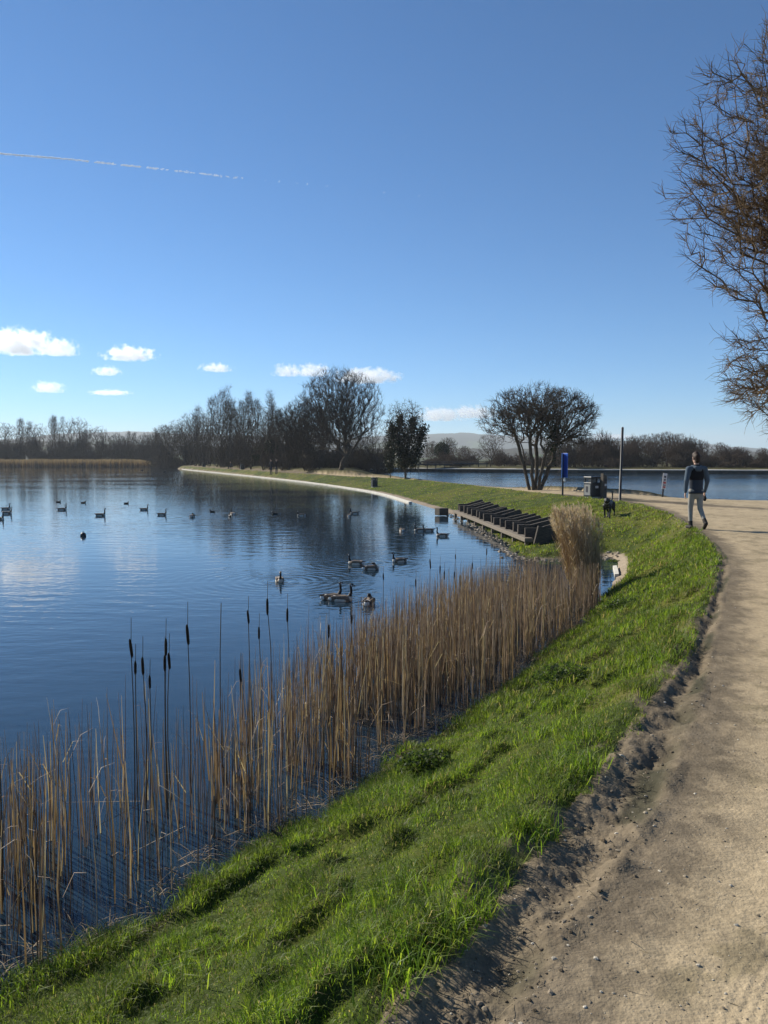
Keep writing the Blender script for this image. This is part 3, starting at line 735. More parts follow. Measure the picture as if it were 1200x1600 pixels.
# ------------------------------------------------------------------ timber weir on the shore
def build_weir():
    a = np.array(P(823, 837, -.68)); b = np.array(P(713, 797, -.72)); d = b - a; L = np.linalg.norm(d); d /= L
    nrm = np.array([d[1], -d[0]])                         # towards the bank
    rz = math.atan2(nrm[1], nrm[0])
    t = thing('timber_weir', 'row of dark upright boards on a pale timber ledge at the lake edge', 'weir', (a[0], a[1], 0), rz)
    # local x = into the bank, local y = along the row (away from the camera)
    z0 = -.70
    r = np.random.default_rng(8)
    prof = [(0, z0), (0, z0 + .27), (.40, z0 + .27), (1.12, z0 + .46), (1.2, z0 + .36), (1.2, z0 - .3), (0, z0 - .05)]
    th = .11
    V = np.array([(x, -th / 2, z) for x, z in prof] + [(x, th / 2, z) for x, z in prof]); k = len(prof)
    i = np.arange(k); j = (i + 1) % k
    me = mesh_np('board', V, [np.stack([i, j, j + k, i + k], -1), i[None][:, ::-1], (i + k)[None]], [M_BOARD], smooth=False)
    n = 15
    for q_ in range(n):
        o = link('board', me, t, (r.normal() * .03, q_ * L / (n - 1) * .985 + .05, r.normal() * .012), (r.normal() * .02, r.normal() * .015, r.normal() * .03))
        o.scale = (1 + r.normal() * .05, 1, 1)
    bevel_box('ledge_beam', .26, L + .5, .12, M_LEDGE, t, (-.02, L / 2 - .1, z0 - .08), b=.012)
    bevel_box('back_beam', .16, L + .3, .5, M_BOARD, t, (1.28, L / 2, z0 - .1), b=.012)
    for k in range(9): bevel_box('post', .11, .11, .7, M_LEDGE, t, (-.03, -.1 + k * (L + .1) / 8, z0 - .5), b=.01)
    # the open end nearest the camera
    bevel_box('end_board', 1.1, .09, .55, M_BOARD, t, (.62, -.62, z0 - .02), (0, math.radians(14), .12), b=.01)
    bevel_box('end_board', .09, .62, .42, M_BOARD, t, (1.38, -.36, z0 + .2), (0, 0, 0), b=.01)
    o = bevel_box('block', .5, .45, .34, M_TIMBER, None, (*P(690, 801, -.9), ZW + .2), (0, 0, .5), b=.03, label='dark brown block at the near end of the pale kerb', category='block')
M_BOARD = mat('black_stained_boards', (.075, .062, .050), .85, .25, var=.45, vscale=7, bump=.4, bscale=30, stretch=(1, 6, 6))
build_weir()

# ------------------------------------------------------------------ stones
def stones(pts, sizes, rng, cols, flat=.6):
    t = (1 + 5 ** .5) / 2
    I = np.array([(-1, t, 0), (1, t, 0), (-1, -t, 0), (1, -t, 0), (0, -1, t), (0, 1, t), (0, -1, -t), (0, 1, -t), (t, 0, -1), (t, 0, 1), (-t, 0, -1), (-t, 0, 1)]) / 1.902
    IF = np.array([(0, 11, 5), (0, 5, 1), (0, 1, 7), (0, 7, 10), (0, 10, 11), (1, 5, 9), (5, 11, 4), (11, 10, 2), (10, 7, 6), (7, 1, 8), (3, 9, 4), (3, 4, 2), (3, 2, 6), (3, 6, 8), (3, 8, 9), (4, 9, 5), (2, 4, 11), (6, 2, 10), (8, 6, 7), (9, 8, 1)])
    n = len(pts); J = I[None] * (1 + rng.normal(size=(n, 12, 1)) * .16)
    a = rng.random(n) * 6.28; c, s = np.cos(a), np.sin(a)
    S = sizes[:, None] * np.stack([.8 + .5 * rng.random(n), .7 + .4 * rng.random(n), flat * (.7 + .5 * rng.random(n))], -1)
    J = J * S[:, None, :]
    X = J[..., 0] * c[:, None] - J[..., 1] * s[:, None]; Y = J[..., 0] * s[:, None] + J[..., 1] * c[:, None]
    V = np.stack([X, Y, J[..., 2]], -1) + pts[:, None, :]
    F = (IF[None] + (np.arange(n) * 12)[:, None, None]).reshape(-1, 3)
    col = cols[rng.integers(0, len(cols), n)] * (.7 + .6 * rng.random((n, 1)))
    return V.reshape(-1, 3), F, np.repeat(col, 12, 0)
def build_stones():
    r = np.random.default_rng(12)
    n = 6000
    rr = 2.0 + 9 * r.random(n) ** 1.4; a = np.radians(r.uniform(-12, 34, n)); x = np.sin(a) * rr; y = np.cos(a) * rr
    h, mk = terrain(x, y); ok = (mk['dP'] < -.02)
    x, y, h = x[ok], y[ok], h[ok]
    on_soil = mk['soil'][ok]
    s = (.0022 + .007 * r.random(len(x)) ** 5) * np.where(on_soil, 1.4, 1)
    V, F, C = stones(np.stack([x, y, h + s * .1], -1), s, r, np.array([[.30, .25, .18], [.22, .18, .13], [.40, .36, .29], [.12, .10, .07]]))
    link('gravel', mesh_np('gravel', V, [F], [M_STONE], smooth=False, color=C), kind='stuff', label='small stones scattered over the sandy path', category='gravel')
    # clods of turned soil
    n = 7000
    rr = 2.0 + 7 * r.random(n) ** 1.3; a = np.radians(r.uniform(-10, 32, n)); x = np.sin(a) * rr; y = np.cos(a) * rr
    h, mk = terrain(x, y); ok = mk['soil'] & (r.random(n) < .95)
    x, y, h = x[ok], y[ok], h[ok]; s = .0025 + .010 * r.random(len(x)) ** 4
    V, F, C = stones(np.stack([x, y, h], -1), s, r, np.array([[.14, .11, .075], [.11, .085, .055], [.17, .135, .095]]), .75)
    link('soil_clods', mesh_np('soil_clods', V, [F], [M_STONE], smooth=False, color=C), kind='stuff', label='crumbly clods on the dark soil strip', category='soil')
    # rubble at the foot of the weir
    sp = smooth_poly(L_spit[1:], 24); i = r.integers(0, len(sp) - 1, 520); f = r.random(520)[:, None]
    p = sp[i] * (1 - f) + sp[i + 1] * f + r.normal(size=(520, 2)) * .15
    p[:, 0] += .12
    h, mk = terrain(p[:, 0], p[:, 1]); s = .025 + .065 * r.random(520) ** 2
    V, F, C = stones(np.stack([p[:, 0], p[:, 1], np.maximum(h, ZW - .02) + .01], -1), s, r, np.array([[.30, .25, .19], [.22, .18, .13], [.40, .35, .28], [.12, .10, .07]]), .6)
    link('rubble', mesh_np('rubble', V, [F], [M_STONE], smooth=False, color=C), kind='stuff', label='pale rubble and stones at the waterline below the timber weir', category='rubble')
build_stones()

# ------------------------------------------------------------------ grass
def blades(x, y, z, ln, wd, rng, col, lean=.92):
    n = len(x); a = rng.random(n) * 6.283; d = np.stack([np.cos(a), np.sin(a), np.zeros(n)], -1)
    b = a + rng.normal(size=n) * .5 + 1.57; wv_ = np.stack([np.cos(b), np.sin(b), np.zeros(n)], -1) * (wd / 2)[:, None]
    L = (lean * (.35 + 1.1 * rng.random(n)))[:, None]
    base = np.stack([x, y, z - .006], -1)
    mid = base + (np.array([0, 0, 1.]) * .58 + d * L * .32) * ln[:, None]
    tip = base + (np.array([0, 0, 1.]) * (.98 - .32 * L) + d * L * .95) * ln[:, None]
    V = np.stack([base - wv_, base + wv_, mid + wv_ * .75, mid - wv_ * .75, tip], 1).reshape(-1, 3)
    i = np.arange(n) * 5
    return V, np.stack([i, i + 1, i + 2, i + 3], -1), np.stack([i + 3, i + 2, i + 4], -1), np.repeat(col, 5, 0)
GREENS = np.array([[.115, .185, .018], [.145, .205, .022], [.080, .140, .014], [.165, .215, .032]])
def build_grass():
    r = np.random.default_rng(77); parts = []
    TUS = [P(u, v, z) + (s,) for u, v, z, s in ((320, 1345, -.85, .22), (150, 1452, -.9, .2), (30, 1500, -.9, .22), (560, 1240, -.6, .2), (900, 1215, -.05, .15), (830, 1315, -.02, .15), (720, 1450, 0, .16), (660, 1540, 0, .16), (470, 1290, -.85, .2), (1050, 1010, -.03, .2), (640, 1180, -.6, .25), (740, 1100, -.8, .2), (450, 1420, -.45, .2), (250, 1530, -.6, .22), (600, 1420, -.25, .18), (860, 1140, -.3, .2), (1000, 1060, -.15, .2))]
    for (r0, r1, dens, l0, wd0, bump) in ((1.9, 4.2, 9500, .038, .0034, 1), (4.2, 7, 5600, .043, .0044, 1), (7, 12, 2400, .056, .0068, 1), (12, 20, 1200, .062, .011, .9), (20, 36, 380, .058, .019, .8), (36, 75, 80, .045, .036, .4), (75, 190, 12, .05, .075, .4)):
        a0, a1 = math.radians(-36), math.radians(31); n = int(dens * .5 * (r1 * r1 - r0 * r0) * (a1 - a0))
        for c0 in range(0, n, 120000):
            m = min(120000, n - c0)
            rr = np.sqrt(r0 * r0 + (r1 * r1 - r0 * r0) * r.random(m)); a = a0 + (a1 - a0) * r.random(m); x = np.sin(a) * rr; y = np.cos(a) * rr
            pre = sdist(x, y, POLY_B[::2] if r0 > 40 else POLY_B) < .2
            x, y = x[pre], y[pre]
            if not len(x): continue
            h, mk = terrain(x, y)
            clump = .55 * sst(fbm(x * 2.6, y * 2.6, 2, 8), .36, .7) + .45 * fbm(x * 6.5, y * 6.5, 3, 71); thin = fbm(x * 1.9, y * 1.9, 3, 73); fine = fbm(x * 9, y * 9, 2, 75)
            worn = .8 * sst(mk['dP'], .28, .0) * sst(fbm(x * 2.6, y * 2.6, 3, 66), .48, .62)
            keep = (mk['dL'] > .06) & (mk['dP'] > .17 - .34 * fbm(x * 3.3, y * 3.3, 3, 79)) & (mk['dP'] > -.16) & (r.random(len(x)) < (.72 + 1.0 * sst(clump, .3, .55)) * (1 - .93 * worn))
            if r0 > 30: keep &= mk['dL'] > (.85 if r0 < 60 else .5)
            if r1 > 15 and r0 < 21: keep &= ~((mk['dL'] < .36) & (y > 16.6) & (x > 3.5))
            x, y, h = x[keep], y[keep], h[keep]; clump, fine, thin = clump[keep], fine[keep], thin[keep]
            m = len(x)
            ln = l0 * (.55 + .75 * r.random(m)) * (.62 + 1.2 * sst(clump, .25, .8) * bump + .35 * fine)
            for (tx, ty, ts) in TUS:
                if r0 < 13: ln *= 1 + .9 * np.exp(-((x - tx) ** 2 + (y - ty) ** 2) / ts ** 2)
            col = GREENS[r.integers(0, 4, m)] * (.75 + .5 * r.random((m, 1)))
            yel = sst(thin, .45, .62)[:, None]; col = col * (1 - .3 * yel) + np.array([.105, .125, .030]) * .3 * yel
            ol = (sst(fbm(x * 4.7, y * 4.7, 3, 83), .56, .38) * .55)[:, None]; col = col * (1 - ol) + np.array([.070, .090, .022]) * ol
            st = r.random(m) < (.05 + .12 * sst(fine, .55, .75)); col[st] = np.array([.26, .22, .12]) * (.6 + .6 * r.random((st.sum(), 1)))
            if r0 > 15: col = col * .9 + np.array([.020, .014, .003])
            parts.append(blades(x, y, h, ln, wd0 * (.7 + .6 * r.random(m)), r, col))
    # longer blades hanging at the water's edge and round the tussocks
    for (tx, ty, ts) in TUS:
        m = 220; x = tx + r.normal(size=m) * ts * .6; y = ty + r.normal(size=m) * ts * .6; h, mk = terrain(x, y); ok = (mk['dL'] > -.05) & (mk['dP'] > -.05)
        x, y, h = x[ok], y[ok], h[ok]; m = len(x)
        parts.append(blades(x, y, h, .07 + .09 * r.random(m), .0042 + .002 * r.random(m), r, GREENS[r.integers(0, 4, m)] * (.8 + .5 * r.random((m, 1))), .9))
    V = []; Q = []; T = []; C = []; b = 0
    for v, q_, t_, c in parts: V.append(v); Q.append(q_ + b); T.append(t_ + b); C.append(c); b += len(v)
    link('grass', mesh_np('grass', np.concatenate(V), [np.concatenate(Q), np.concatenate(T)], [M_GRASS], color=np.concatenate(C)), kind='stuff', label='bright green grass on the bank between lake and path', category='grass')
    print('blades', b // 5, flush=True)
build_grass()
exec_marks.append(('grass', time.time() - T0))

def build_nettles():
    r = np.random.default_rng(3)
    pal = np.array([[.040, .066, .016], [.052, .080, .020], [.030, .052, .014]])
    for k, (u, v, z, sx, sz, lb) in enumerate(((668, 1176, -.62, .26, .13, 'dark leafy clump on the grass where the reeds are densest'), (885, 1058, -.42, .34, .15, 'wide dark leafy clump on the grass bank halfway along the reeds'), (978, 926, -.35, .36, .13, 'small dark leafy clump on the bank below the tall reed clump'), (960, 833, -.3, .3, .08, 'flat dark clump of grass beside the curved kerb'))):
        x, y = P(u, v, z); n = 900
        p = r.normal(size=(n, 3)); p /= np.linalg.norm(p, axis=1, keepdims=True); p *= (r.random(n) ** .4)[:, None] * np.array([sx, sx * .8, sz * 1.3]); p[:, 2] = np.abs(p[:, 2])
        V, F, C = leaf_mesh(p, .018, r, pal)
        x0 = hz(x, y)
        t = thing('leafy_clump', lb, 'plant', (x, y, x0 - .01))
        link('leaves', mesh_np('leaves', V, [F], [M_GRASS], color=C), t)
        n = 60; a = r.random(n) * 6.28; A = np.zeros((n, 3)); A[:, 0] = np.cos(a) * sx * .4; A[:, 1] = np.sin(a) * sx * .4
        B = p[r.integers(0, len(p), n)]; V, F = tubes(A, B, .004, .002, 3); link('stems', mesh_np('stems', V, [F], [M_TWIG]), t)
build_nettles()

# ------------------------------------------------------------------ reeds
REEDC = np.array([[.30, .205, .142], [.37, .275, .20], [.24, .158, .108], [.45, .365, .28], [.17, .118, .084]])
def ribbons(A, M, B, w_, rng, col):
    n = len(A); a = rng.random(n) * 3.1416; s = np.stack([np.cos(a), np.sin(a), np.zeros(n)], -1) * (w_ / 2)[:, None]
    V = np.stack([A - s, A + s, M + s * .8, M - s * .8, B + s * .25, B - s * .25], 1).reshape(-1, 3); i = np.arange(n) * 6
    F = np.concatenate([np.stack([i, i + 1, i + 2, i + 3], -1), np.stack([i + 3, i + 2, i + 4, i + 5], -1)])
    return V, F, np.repeat(col, 6, 0)
def build_reeds():
    r = np.random.default_rng(19)
    line = smooth_poly(L_near[2:], 10); seg = np.linalg.norm(np.diff(line, axis=0), axis=1); cum = np.concatenate([[0], np.cumsum(seg)])
    N_ = 13000
    s = r.random(N_) * cum[-1]; px = np.interp(s, cum, line[:, 0]); py = np.interp(s, cum, line[:, 1])
    tx = np.gradient(line[:, 0], cum); ty = np.gradient(line[:, 1], cum); nx = -np.interp(s, cum, ty); ny = np.interp(s, cum, tx); nn = np.hypot(nx, ny); nx /= nn; ny /= nn
    W = np.interp(py, [1, 4, 6, 9, 13, 17], [1.1, 1.25, 1.35, 1.7, 2.0, 1.5])
    off = -.14 + (W + .14) * r.random(N_) ** .9
    x = px + nx * off; y = py + ny * off
    x += (fbm(x * 5, y * 5, 2, 91) - .5) * .25; y += (fbm(x * 5 + 9, y * 5, 2, 93) - .5) * .25        # stalks stand in bunches
    dens = np.interp(py, [1, 4, 5.5, 7, 9, 14, 17], [.30, .34, .40, .44, .60, .66, .5])
    patch = fbm(x * 2.6, y * 2.6, 3, 95)
    lim = np.interp(py, [3, 6, 9], [.53, .49, .36])
    keep = r.random(N_) < dens * (sst(patch, lim - .06, lim + .12) + .05)
    x, y = x[keep], y[keep]; d = sdist(x, y, POLY_L); k2 = (d < .13); x, y, d = x[k2], y[k2], d[k2]; n = len(x)
    print('reeds', n, flush=True)
    H = np.interp(y, [2, 4, 5.5, 8, 10, 13, 17], [.95, .98, .96, .92, .95, .90, .78]) * (.48 + .52 * r.random(n) ** .6) * (.88 + .3 * fbm(x * 1.5, y * 1.5, 2, 97))
    tall = r.random(n) < .025; H[tall] *= 1.18
    a = r.random(n) * 6.283; ln = H * (.02 + .10 * r.random(n) ** 2 + .35 * (r.random(n) < .05) * r.random(n))
    base = np.stack([x, y, np.full(n, ZW - .12)], -1); top = base + np.stack([np.cos(a) * ln, np.sin(a) * ln, H + .12], -1)
    mid = (base + top) / 2 + r.normal(size=(n, 3)) * np.array([.012, .012, 0])
    col = REEDC[r.integers(0, 5, n)] * (.65 + .6 * r.random((n, 1)))
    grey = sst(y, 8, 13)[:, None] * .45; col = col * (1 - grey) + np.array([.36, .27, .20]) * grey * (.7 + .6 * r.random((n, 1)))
    fat = r.random(n) < np.interp(y, [4, 7, 10], [.42, .42, .45]); w0 = np.interp(y, [2, 6, 14], [.009, .010, .012])
    Vs, Fq, Cs = [], [], []
    V, F, C = ribbons(base[fat], mid[fat], top[fat], w0[fat] * (.7 + .7 * r.random(fat.sum())), r, col[fat]); Vs.append(V); Fq.append(F); Cs.append(C)
    th = ~fat; rr_ = w0[th] * .30
    V1, F1 = tubes(base[th], mid[th], rr_ * 1.2, rr_, 4); V2, F2 = tubes(mid[th], top[th], rr_, rr_ * .35, 4)
    for V, F in ((V1, F1), (V2, F2)): Vs.append(V); Fq.append(F); Cs.append(np.repeat(col[th], 8, 0))
    # bent and broken leaves
    m = int(n * .30); i = r.integers(0, n, m); f = .25 + .6 * r.random(m)[:, None]; A = base[i] * (1 - f) + top[i] * f
    a = r.random(m) * 6.283; l_ = .10 + .28 * r.random(m); up = r.random(m) < .6
    D = np.stack([np.cos(a) * .6, np.sin(a) * .6, np.where(up, .9, -.35)], -1) * l_[:, None]
    Mv = A + D * .55 + np.array([0, 0, .03]); B = A + D * np.array([1.1, 1.1, .75])
    V, F, C = ribbons(A, Mv, B, np.full(m, .007), r, REEDC[r.integers(0, 5, m)] * 1.25); Vs.append(V); Fq.append(F); Cs.append(C)
    # fallen stalks lying in the water between the others
    m = 90; i = r.integers(0, n, m); a = r.random(m) * 6.283; l_ = .2 + .55 * r.random(m)
    A = np.stack([x[i], y[i], np.full(m, ZW + .01)], -1); B = A + np.stack([np.cos(a) * l_, np.sin(a) * l_, .05 + .35 * r.random(m) ** 2], -1)
    V, F, C = ribbons(A, (A + B) / 2, B, np.full(m, .010), r, np.tile([.38, .31, .22], (m, 1))); Vs.append(V); Fq.append(F); Cs.append(C)
    fb = np.cumsum([0] + [len(v) for v in Vs[:-1]])
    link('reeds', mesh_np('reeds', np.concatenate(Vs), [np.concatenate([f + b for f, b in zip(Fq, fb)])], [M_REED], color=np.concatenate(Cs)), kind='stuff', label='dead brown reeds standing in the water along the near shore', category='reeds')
    # litter of broken reed along the grass edge
    m = 1500; s = r.random(m) * cum[-1]; px = np.interp(s, cum, line[:, 0]) + r.normal(size=m) * .07; py = np.interp(s, cum, line[:, 1]) + r.normal(size=m) * .07
    h, mk = terrain(px, py); a = r.random(m) * 6.283; l_ = .06 + .22 * r.random(m)
    A = np.stack([px, py, np.maximum(h, ZW) + .02], -1); B = A + np.stack([np.cos(a) * l_, np.sin(a) * l_, .05 * r.random(m)], -1)
    V, F, C = ribbons(A, (A + B) / 2 + np.array([0, 0, .02]), B, np.full(m, .006), r, np.array([.33, .25, .16]) * (.5 + .8 * r.random((m, 1))))
    link('reed_litter', mesh_np('reed_litter', V, [F], [M_REED], color=C), kind='stuff', label='broken straw litter along the edge of the water', category='litter')
    # straws on soil and path
    m = 420; rr = 2.2 + 7 * r.random(m) ** 1.4; a = np.radians(r.uniform(-8, 30, m)); px = np.sin(a) * rr; py = np.cos(a) * rr; h, mk = terrain(px, py); ok = (mk['dP'] < .1) & (mk['soil'] | (r.random(m) < .3))
    px, py, h = px[ok], py[ok], h[ok]; m = len(px); a = r.random(m) * 6.283; l_ = .03 + .07 * r.random(m)
    A = np.stack([px, py, h + .006], -1); B = A + np.stack([np.cos(a) * l_, np.sin(a) * l_, .012 * r.random(m)], -1)
    V, F, C = ribbons(A, (A + B) / 2 + np.array([0, 0, .006]), B, np.full(m, .004), r, np.array([.30, .24, .15]) * (.4 + .8 * r.random((m, 1))))
    link('straw', mesh_np('straw', V, [F], [M_REED], color=C), kind='stuff', label='bits of straw on the soil strip', category='straw')
build_reeds()

def build_cattails():
    r = np.random.default_rng(23)
    M_HEAD = mat('bulrush_head', (.040, .024, .014), .95, .1, var=.25, vscale=60)
    M_STEM = mat('bulrush_stem', (.13, .088, .050), .8, .2)
    def base_for(u, off):
        v = np.arange(1500, 850, -3.0); pts = np.array([P(u, k, ZW) for k in v]); d = sdist(pts[:, 0], pts[:, 1], POLY_L)
        i = np.where(d < -off)[0]; return pts[i[0]]
    GR = 'bulrushes standing above the reeds'
    data = [(210, 1013, 1, .9), (217, 1043, .75, .7), (227, 1041, 1, .95), (238, 1066, .75, .85), (264, 1011, 1, 1.0), (262, 1036, .9, .8), (269, 1033, .95, .95), (297, 992, 1.15, .9), (378, 1056, .8, .6), (390, 964, .8, 1.1), (406, 989, .8, 1.2), (419, 948, 1, 1.0), (450, 961, .9, 1.1), (515, 986, .9, .8),
            (550, 968, .7, 1.1), (599, 901, .6, 1.7), (649, 911, .8, 1.7), (672, 881, 1, 2.0), (687, 890, .9, 1.9), (694, 899, .9, 1.7), (711, 870, .6, 2.0), (709, 899, .8, 1.6), (718, 907, 1.2, 1.6), (738, 884, .8, 1.9), (760, 862, .9, 2.0), (350, 942, 0, .9), (3, 1030, 0, .6)]
    lab = ['leftmost bulrush, its brown head higher than the heads just right of it', 'bulrush of the left trio with the lowest head, right under the leftmost head', 'bulrush of the left trio, head just right of the leftmost head', 'small low-headed bulrush right of the left trio', 'bulrush with the highest head of the three tight heads beside the fattest one', 'bulrush with a short head under the highest of three tight heads', 'right one of the three tight bulrush heads', 'bulrush with a large brown head standing alone right of the three tight heads', 'low bulrush whose head barely clears the reeds', 'bulrush on a bare stem left of the pair of tall stems', 'thin bulrush with a small head just left of the tallest stem', 'tallest bulrush of the middle group, long stem rising above the reeds', 'bulrush right of the tallest stem, head slightly lower', 'bulrush half sunk in the dense middle of the reeds', 'bulrush head just above the reed tops below the nearest pair of geese', 'thin bulrush with a tiny head close to the goose with tucked head', 'small bulrush left of the far group, alone over open water', 'upper left bulrush of the far group near the rubble shore', 'second bulrush of the far group, next to the upper left one', 'third bulrush of the far group, lower than its left neighbour', 'thin high bulrush of the far group with a slender head', 'bulrush of the far group right under the thin high one', 'bulrush with the longest dark head of the far group', 'bulrush right of the far group, closer to the timber weir', 'farthest right bulrush, in front of the timber weir', 'tall bare reed stem without a head, taller than the reeds round it', 'tall bare reed stem at the left picture edge']
    for k, (u, v, hs, off) in enumerate(data):
        x, y = base_for(u, off); top = PY(u, v, y).z; hl = .145 * hs * (1 if y < 7 else 1.1)
        t = thing('bulrush' if hs else 'tall_reed', lab[k], 'bulrush' if hs else 'reed', (x, y, ZW - .1), 0, GR)
        H = top - (ZW - .1); b = r.normal(size=2) * .02
        pts = [np.array([b[0] * math.sin(f * 3), b[1] * math.sin(f * 3), f * H]) for f in np.linspace(0, 1, 5)]
        A = np.array(pts[:-1] ); B = np.array(pts[1:]); ra = np.array([.0055, .005, .0045, .004]); 
        if hs: 
            A = np.vstack([A, pts[-1] + [0, 0, -.02]]); B = np.vstack([B, pts[-1] + [.006, 0, hl / 2 + .16 * hs]]); ra = np.append(ra, .0025)
        V, F = tubes(A, B, ra, ra * .9, 5); link('stem', mesh_np('stem', V, [F], [M_STEM]), t)
        if hs:
            R = .0115 * (hs ** .5); V, F = lathe([(.002, -hl / 2), (R * .8, -hl / 2 + .01), (R, -hl * .3), (R * 1.02, hl * .2), (R * .75, hl / 2 - .012), (.002, hl / 2)], 10)
            link('seed_head', mesh_np('seed_head', V, [F], [M_HEAD]), t, tuple(pts[-1]), (r.normal() * .05, r.normal() * .05, 0))
build_cattails()

def build_clump():
    r = np.random.default_rng(29); x, y = P(912, 925, ZW)
    t = thing('reed_clump', 'tall pale feathery reed clump beside the curved kerb', 'reeds', (x, y, ZW - .05))
    n = 900; a = r.random(n) * 6.283; q_ = r.random(n) ** .5; bx = np.cos(a) * q_ * .24; by = np.sin(a) * q_ * .42
    H = 1.66 * (.42 + .58 * r.random(n) ** .7); sp = .22 + .25 * r.random(n)
    base = np.stack([bx, by, np.zeros(n)], -1); top = np.stack([bx * (1 + sp * 2.4) - .14 * H + r.normal(size=n) * .05, by * (1 + sp * 2) + r.normal(size=n) * .05, H], -1)
    mid = (base + top) / 2 + np.array([.04, 0, 0]) + r.normal(size=(n, 3)) * .015
    col = np.array([[.52, .39, .245], [.46, .33, .195], [.60, .48, .33]])[r.integers(0, 3, n)] * (.7 + .5 * r.random((n, 1)))
    V1, F1 = tubes(base, mid, .0042, .004, 3); V2, F2 = tubes(mid, top, .004, .002, 3)
    link('stalks', mesh_np('stalks', np.concatenate([V1, V2]), [np.concatenate([F1, F2 + len(V1)])], [M_REED], color=np.concatenate([np.repeat(col, 6, 0)] * 2)), t)
    m = 1500; i = r.integers(0, n, m); f = .15 + .7 * r.random(m)[:, None]; A = base[i] * (1 - f) + top[i] * f; a = r.random(m) * 6.28; l_ = .12 + .25 * r.random(m)
    D = np.stack([np.cos(a) * .5, np.sin(a) * .5, .8 + 0 * a], -1) * l_[:, None]
    V, F, C = ribbons(A, A + D * .6, A + D * np.array([1.2, 1.2, .8]), np.full(m, .009), r, col[i]); link('leaves', mesh_np('leaves', V, [F], [M_REED], color=C), t)
    sel = np.where(H > 1.15)[0][:190]; V_, F_, C_ = [], [], []; b = 0
    for s_ in sel:
        k = 40; f = r.random(k); c = top[s_] + (top[s_] - mid[s_]) / np.linalg.norm(top[s_] - mid[s_]) * (f * .22 - .04)[:, None]
        D = r.normal(size=(k, 3)) * .028 + np.array([-.02, 0, .05])
        V, F, C = ribbons(c, c + D * .5, c + D, np.full(k, .011), r, np.tile(np.array([.56, .45, .35]) * (.8 + .4 * r.random()), (k, 1)))
        V_.append(V); F_.append(F + b); C_.append(C); b += len(V)
    link('plumes', mesh_np('plumes', np.concatenate(V_), [np.concatenate(F_)], [M_REED], color=np.concatenate(C_)), t)
build_clump()

def build_far_reeds():
    r = np.random.default_rng(37); n = 9000
    u = r.uniform(-180, 236, n); y = np.interp(u, [-180, 236], [234, 229]) + 1 + 9 * r.random(n); x = (u - 600) / FPX * y
    H = (2.0 + .5 * fbm(x * .25, y * 0 + 3, 3, 5)) * (.8 + .3 * r.random(n)) * np.interp(u, [195, 236], [1, .75])
    A = np.stack([x, y, np.full(n, ZW - .2)], -1); B = A + np.stack([r.normal(size=n) * .12, r.normal(size=n) * .1, H + .2], -1)
    col = np.array([[.24, .165, .105], [.20, .135, .088], [.28, .20, .13]])[r.integers(0, 3, n)] * (.75 + .5 * r.random((n, 1)))
    V, F, C = ribbons(A, (A + B) / 2, B, np.full(n, .16), r, col)
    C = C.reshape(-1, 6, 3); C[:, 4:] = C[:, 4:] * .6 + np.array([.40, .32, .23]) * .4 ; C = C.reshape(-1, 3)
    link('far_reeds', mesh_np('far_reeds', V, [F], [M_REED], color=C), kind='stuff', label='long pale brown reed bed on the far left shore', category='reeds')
build_far_reeds()
def build_stick():
    a = Vector((*P(452, 1292, -.85), hz(*P(452, 1292, -.85)) + .0)); b = Vector((*P(424, 1268, -.75), hz(*P(424, 1268, -.8)) + .16))
    t = thing('driftwood_stick', 'short dark broken branch poking out of the grass at the water edge', 'stick', a)
    d = b - a; A = [(0, 0, -.02), tuple(d * .5), tuple(d * .55)]; B = [tuple(d * .5), tuple(d), tuple(d * .8 + Vector((.06, .05, .05)))]
    V, F = tubes(A, B, [.02, .016, .008], [.016, .008, .004], 6); link('branch', mesh_np('branch', V, [F], [M_BARK]), t)
build_stick()
exec_marks.append(('reeds', time.time() - T0))

# ------------------------------------------------------------------ bodies
def capsule(p0, p1, r0, r1, fl=(1, 1, 1), k=14):
    p0 = np.array(p0, float); p1 = np.array(p1, float); d = p1 - p0; L = np.linalg.norm(d); d = d / L if L > 1e-6 else np.array([0, 0, 1.])
    ref = np.array([0, 0, 1.]) if abs(d[2]) < .9 else np.array([1., 0, 0]); X = np.cross(d, ref); X /= np.linalg.norm(X); Y = np.cross(d, X)
    rings = [(-math.cos(t) * r0, math.sin(t) * r0) for t in np.linspace(.12, math.pi / 2, 5)] + [(L + math.sin(t) * r1, math.cos(t) * r1) for t in np.linspace(0, math.pi / 2 - .12, 5)]
    a = np.arange(k) * 2 * math.pi / k; V = []
    for z, rr in rings: V.append(p0 + d * z + rr * (np.cos(a)[:, None] * X + np.sin(a)[:, None] * Y))
    V = np.concatenate(V); c = (p0 + p1) / 2; V = c + (V - c) * np.array(fl)
    n = len(rings); i = np.arange(n - 1)[:, None] * k; j = np.arange(k)[None]; j2 = (j + 1) % k
    F = np.stack([i + j, i + j2, i + k + j2, i + k + j], -1).reshape(-1, 4)
    return V, [F, np.arange(k)[::-1][None], (np.arange(k) + (n - 1) * k)[None]]
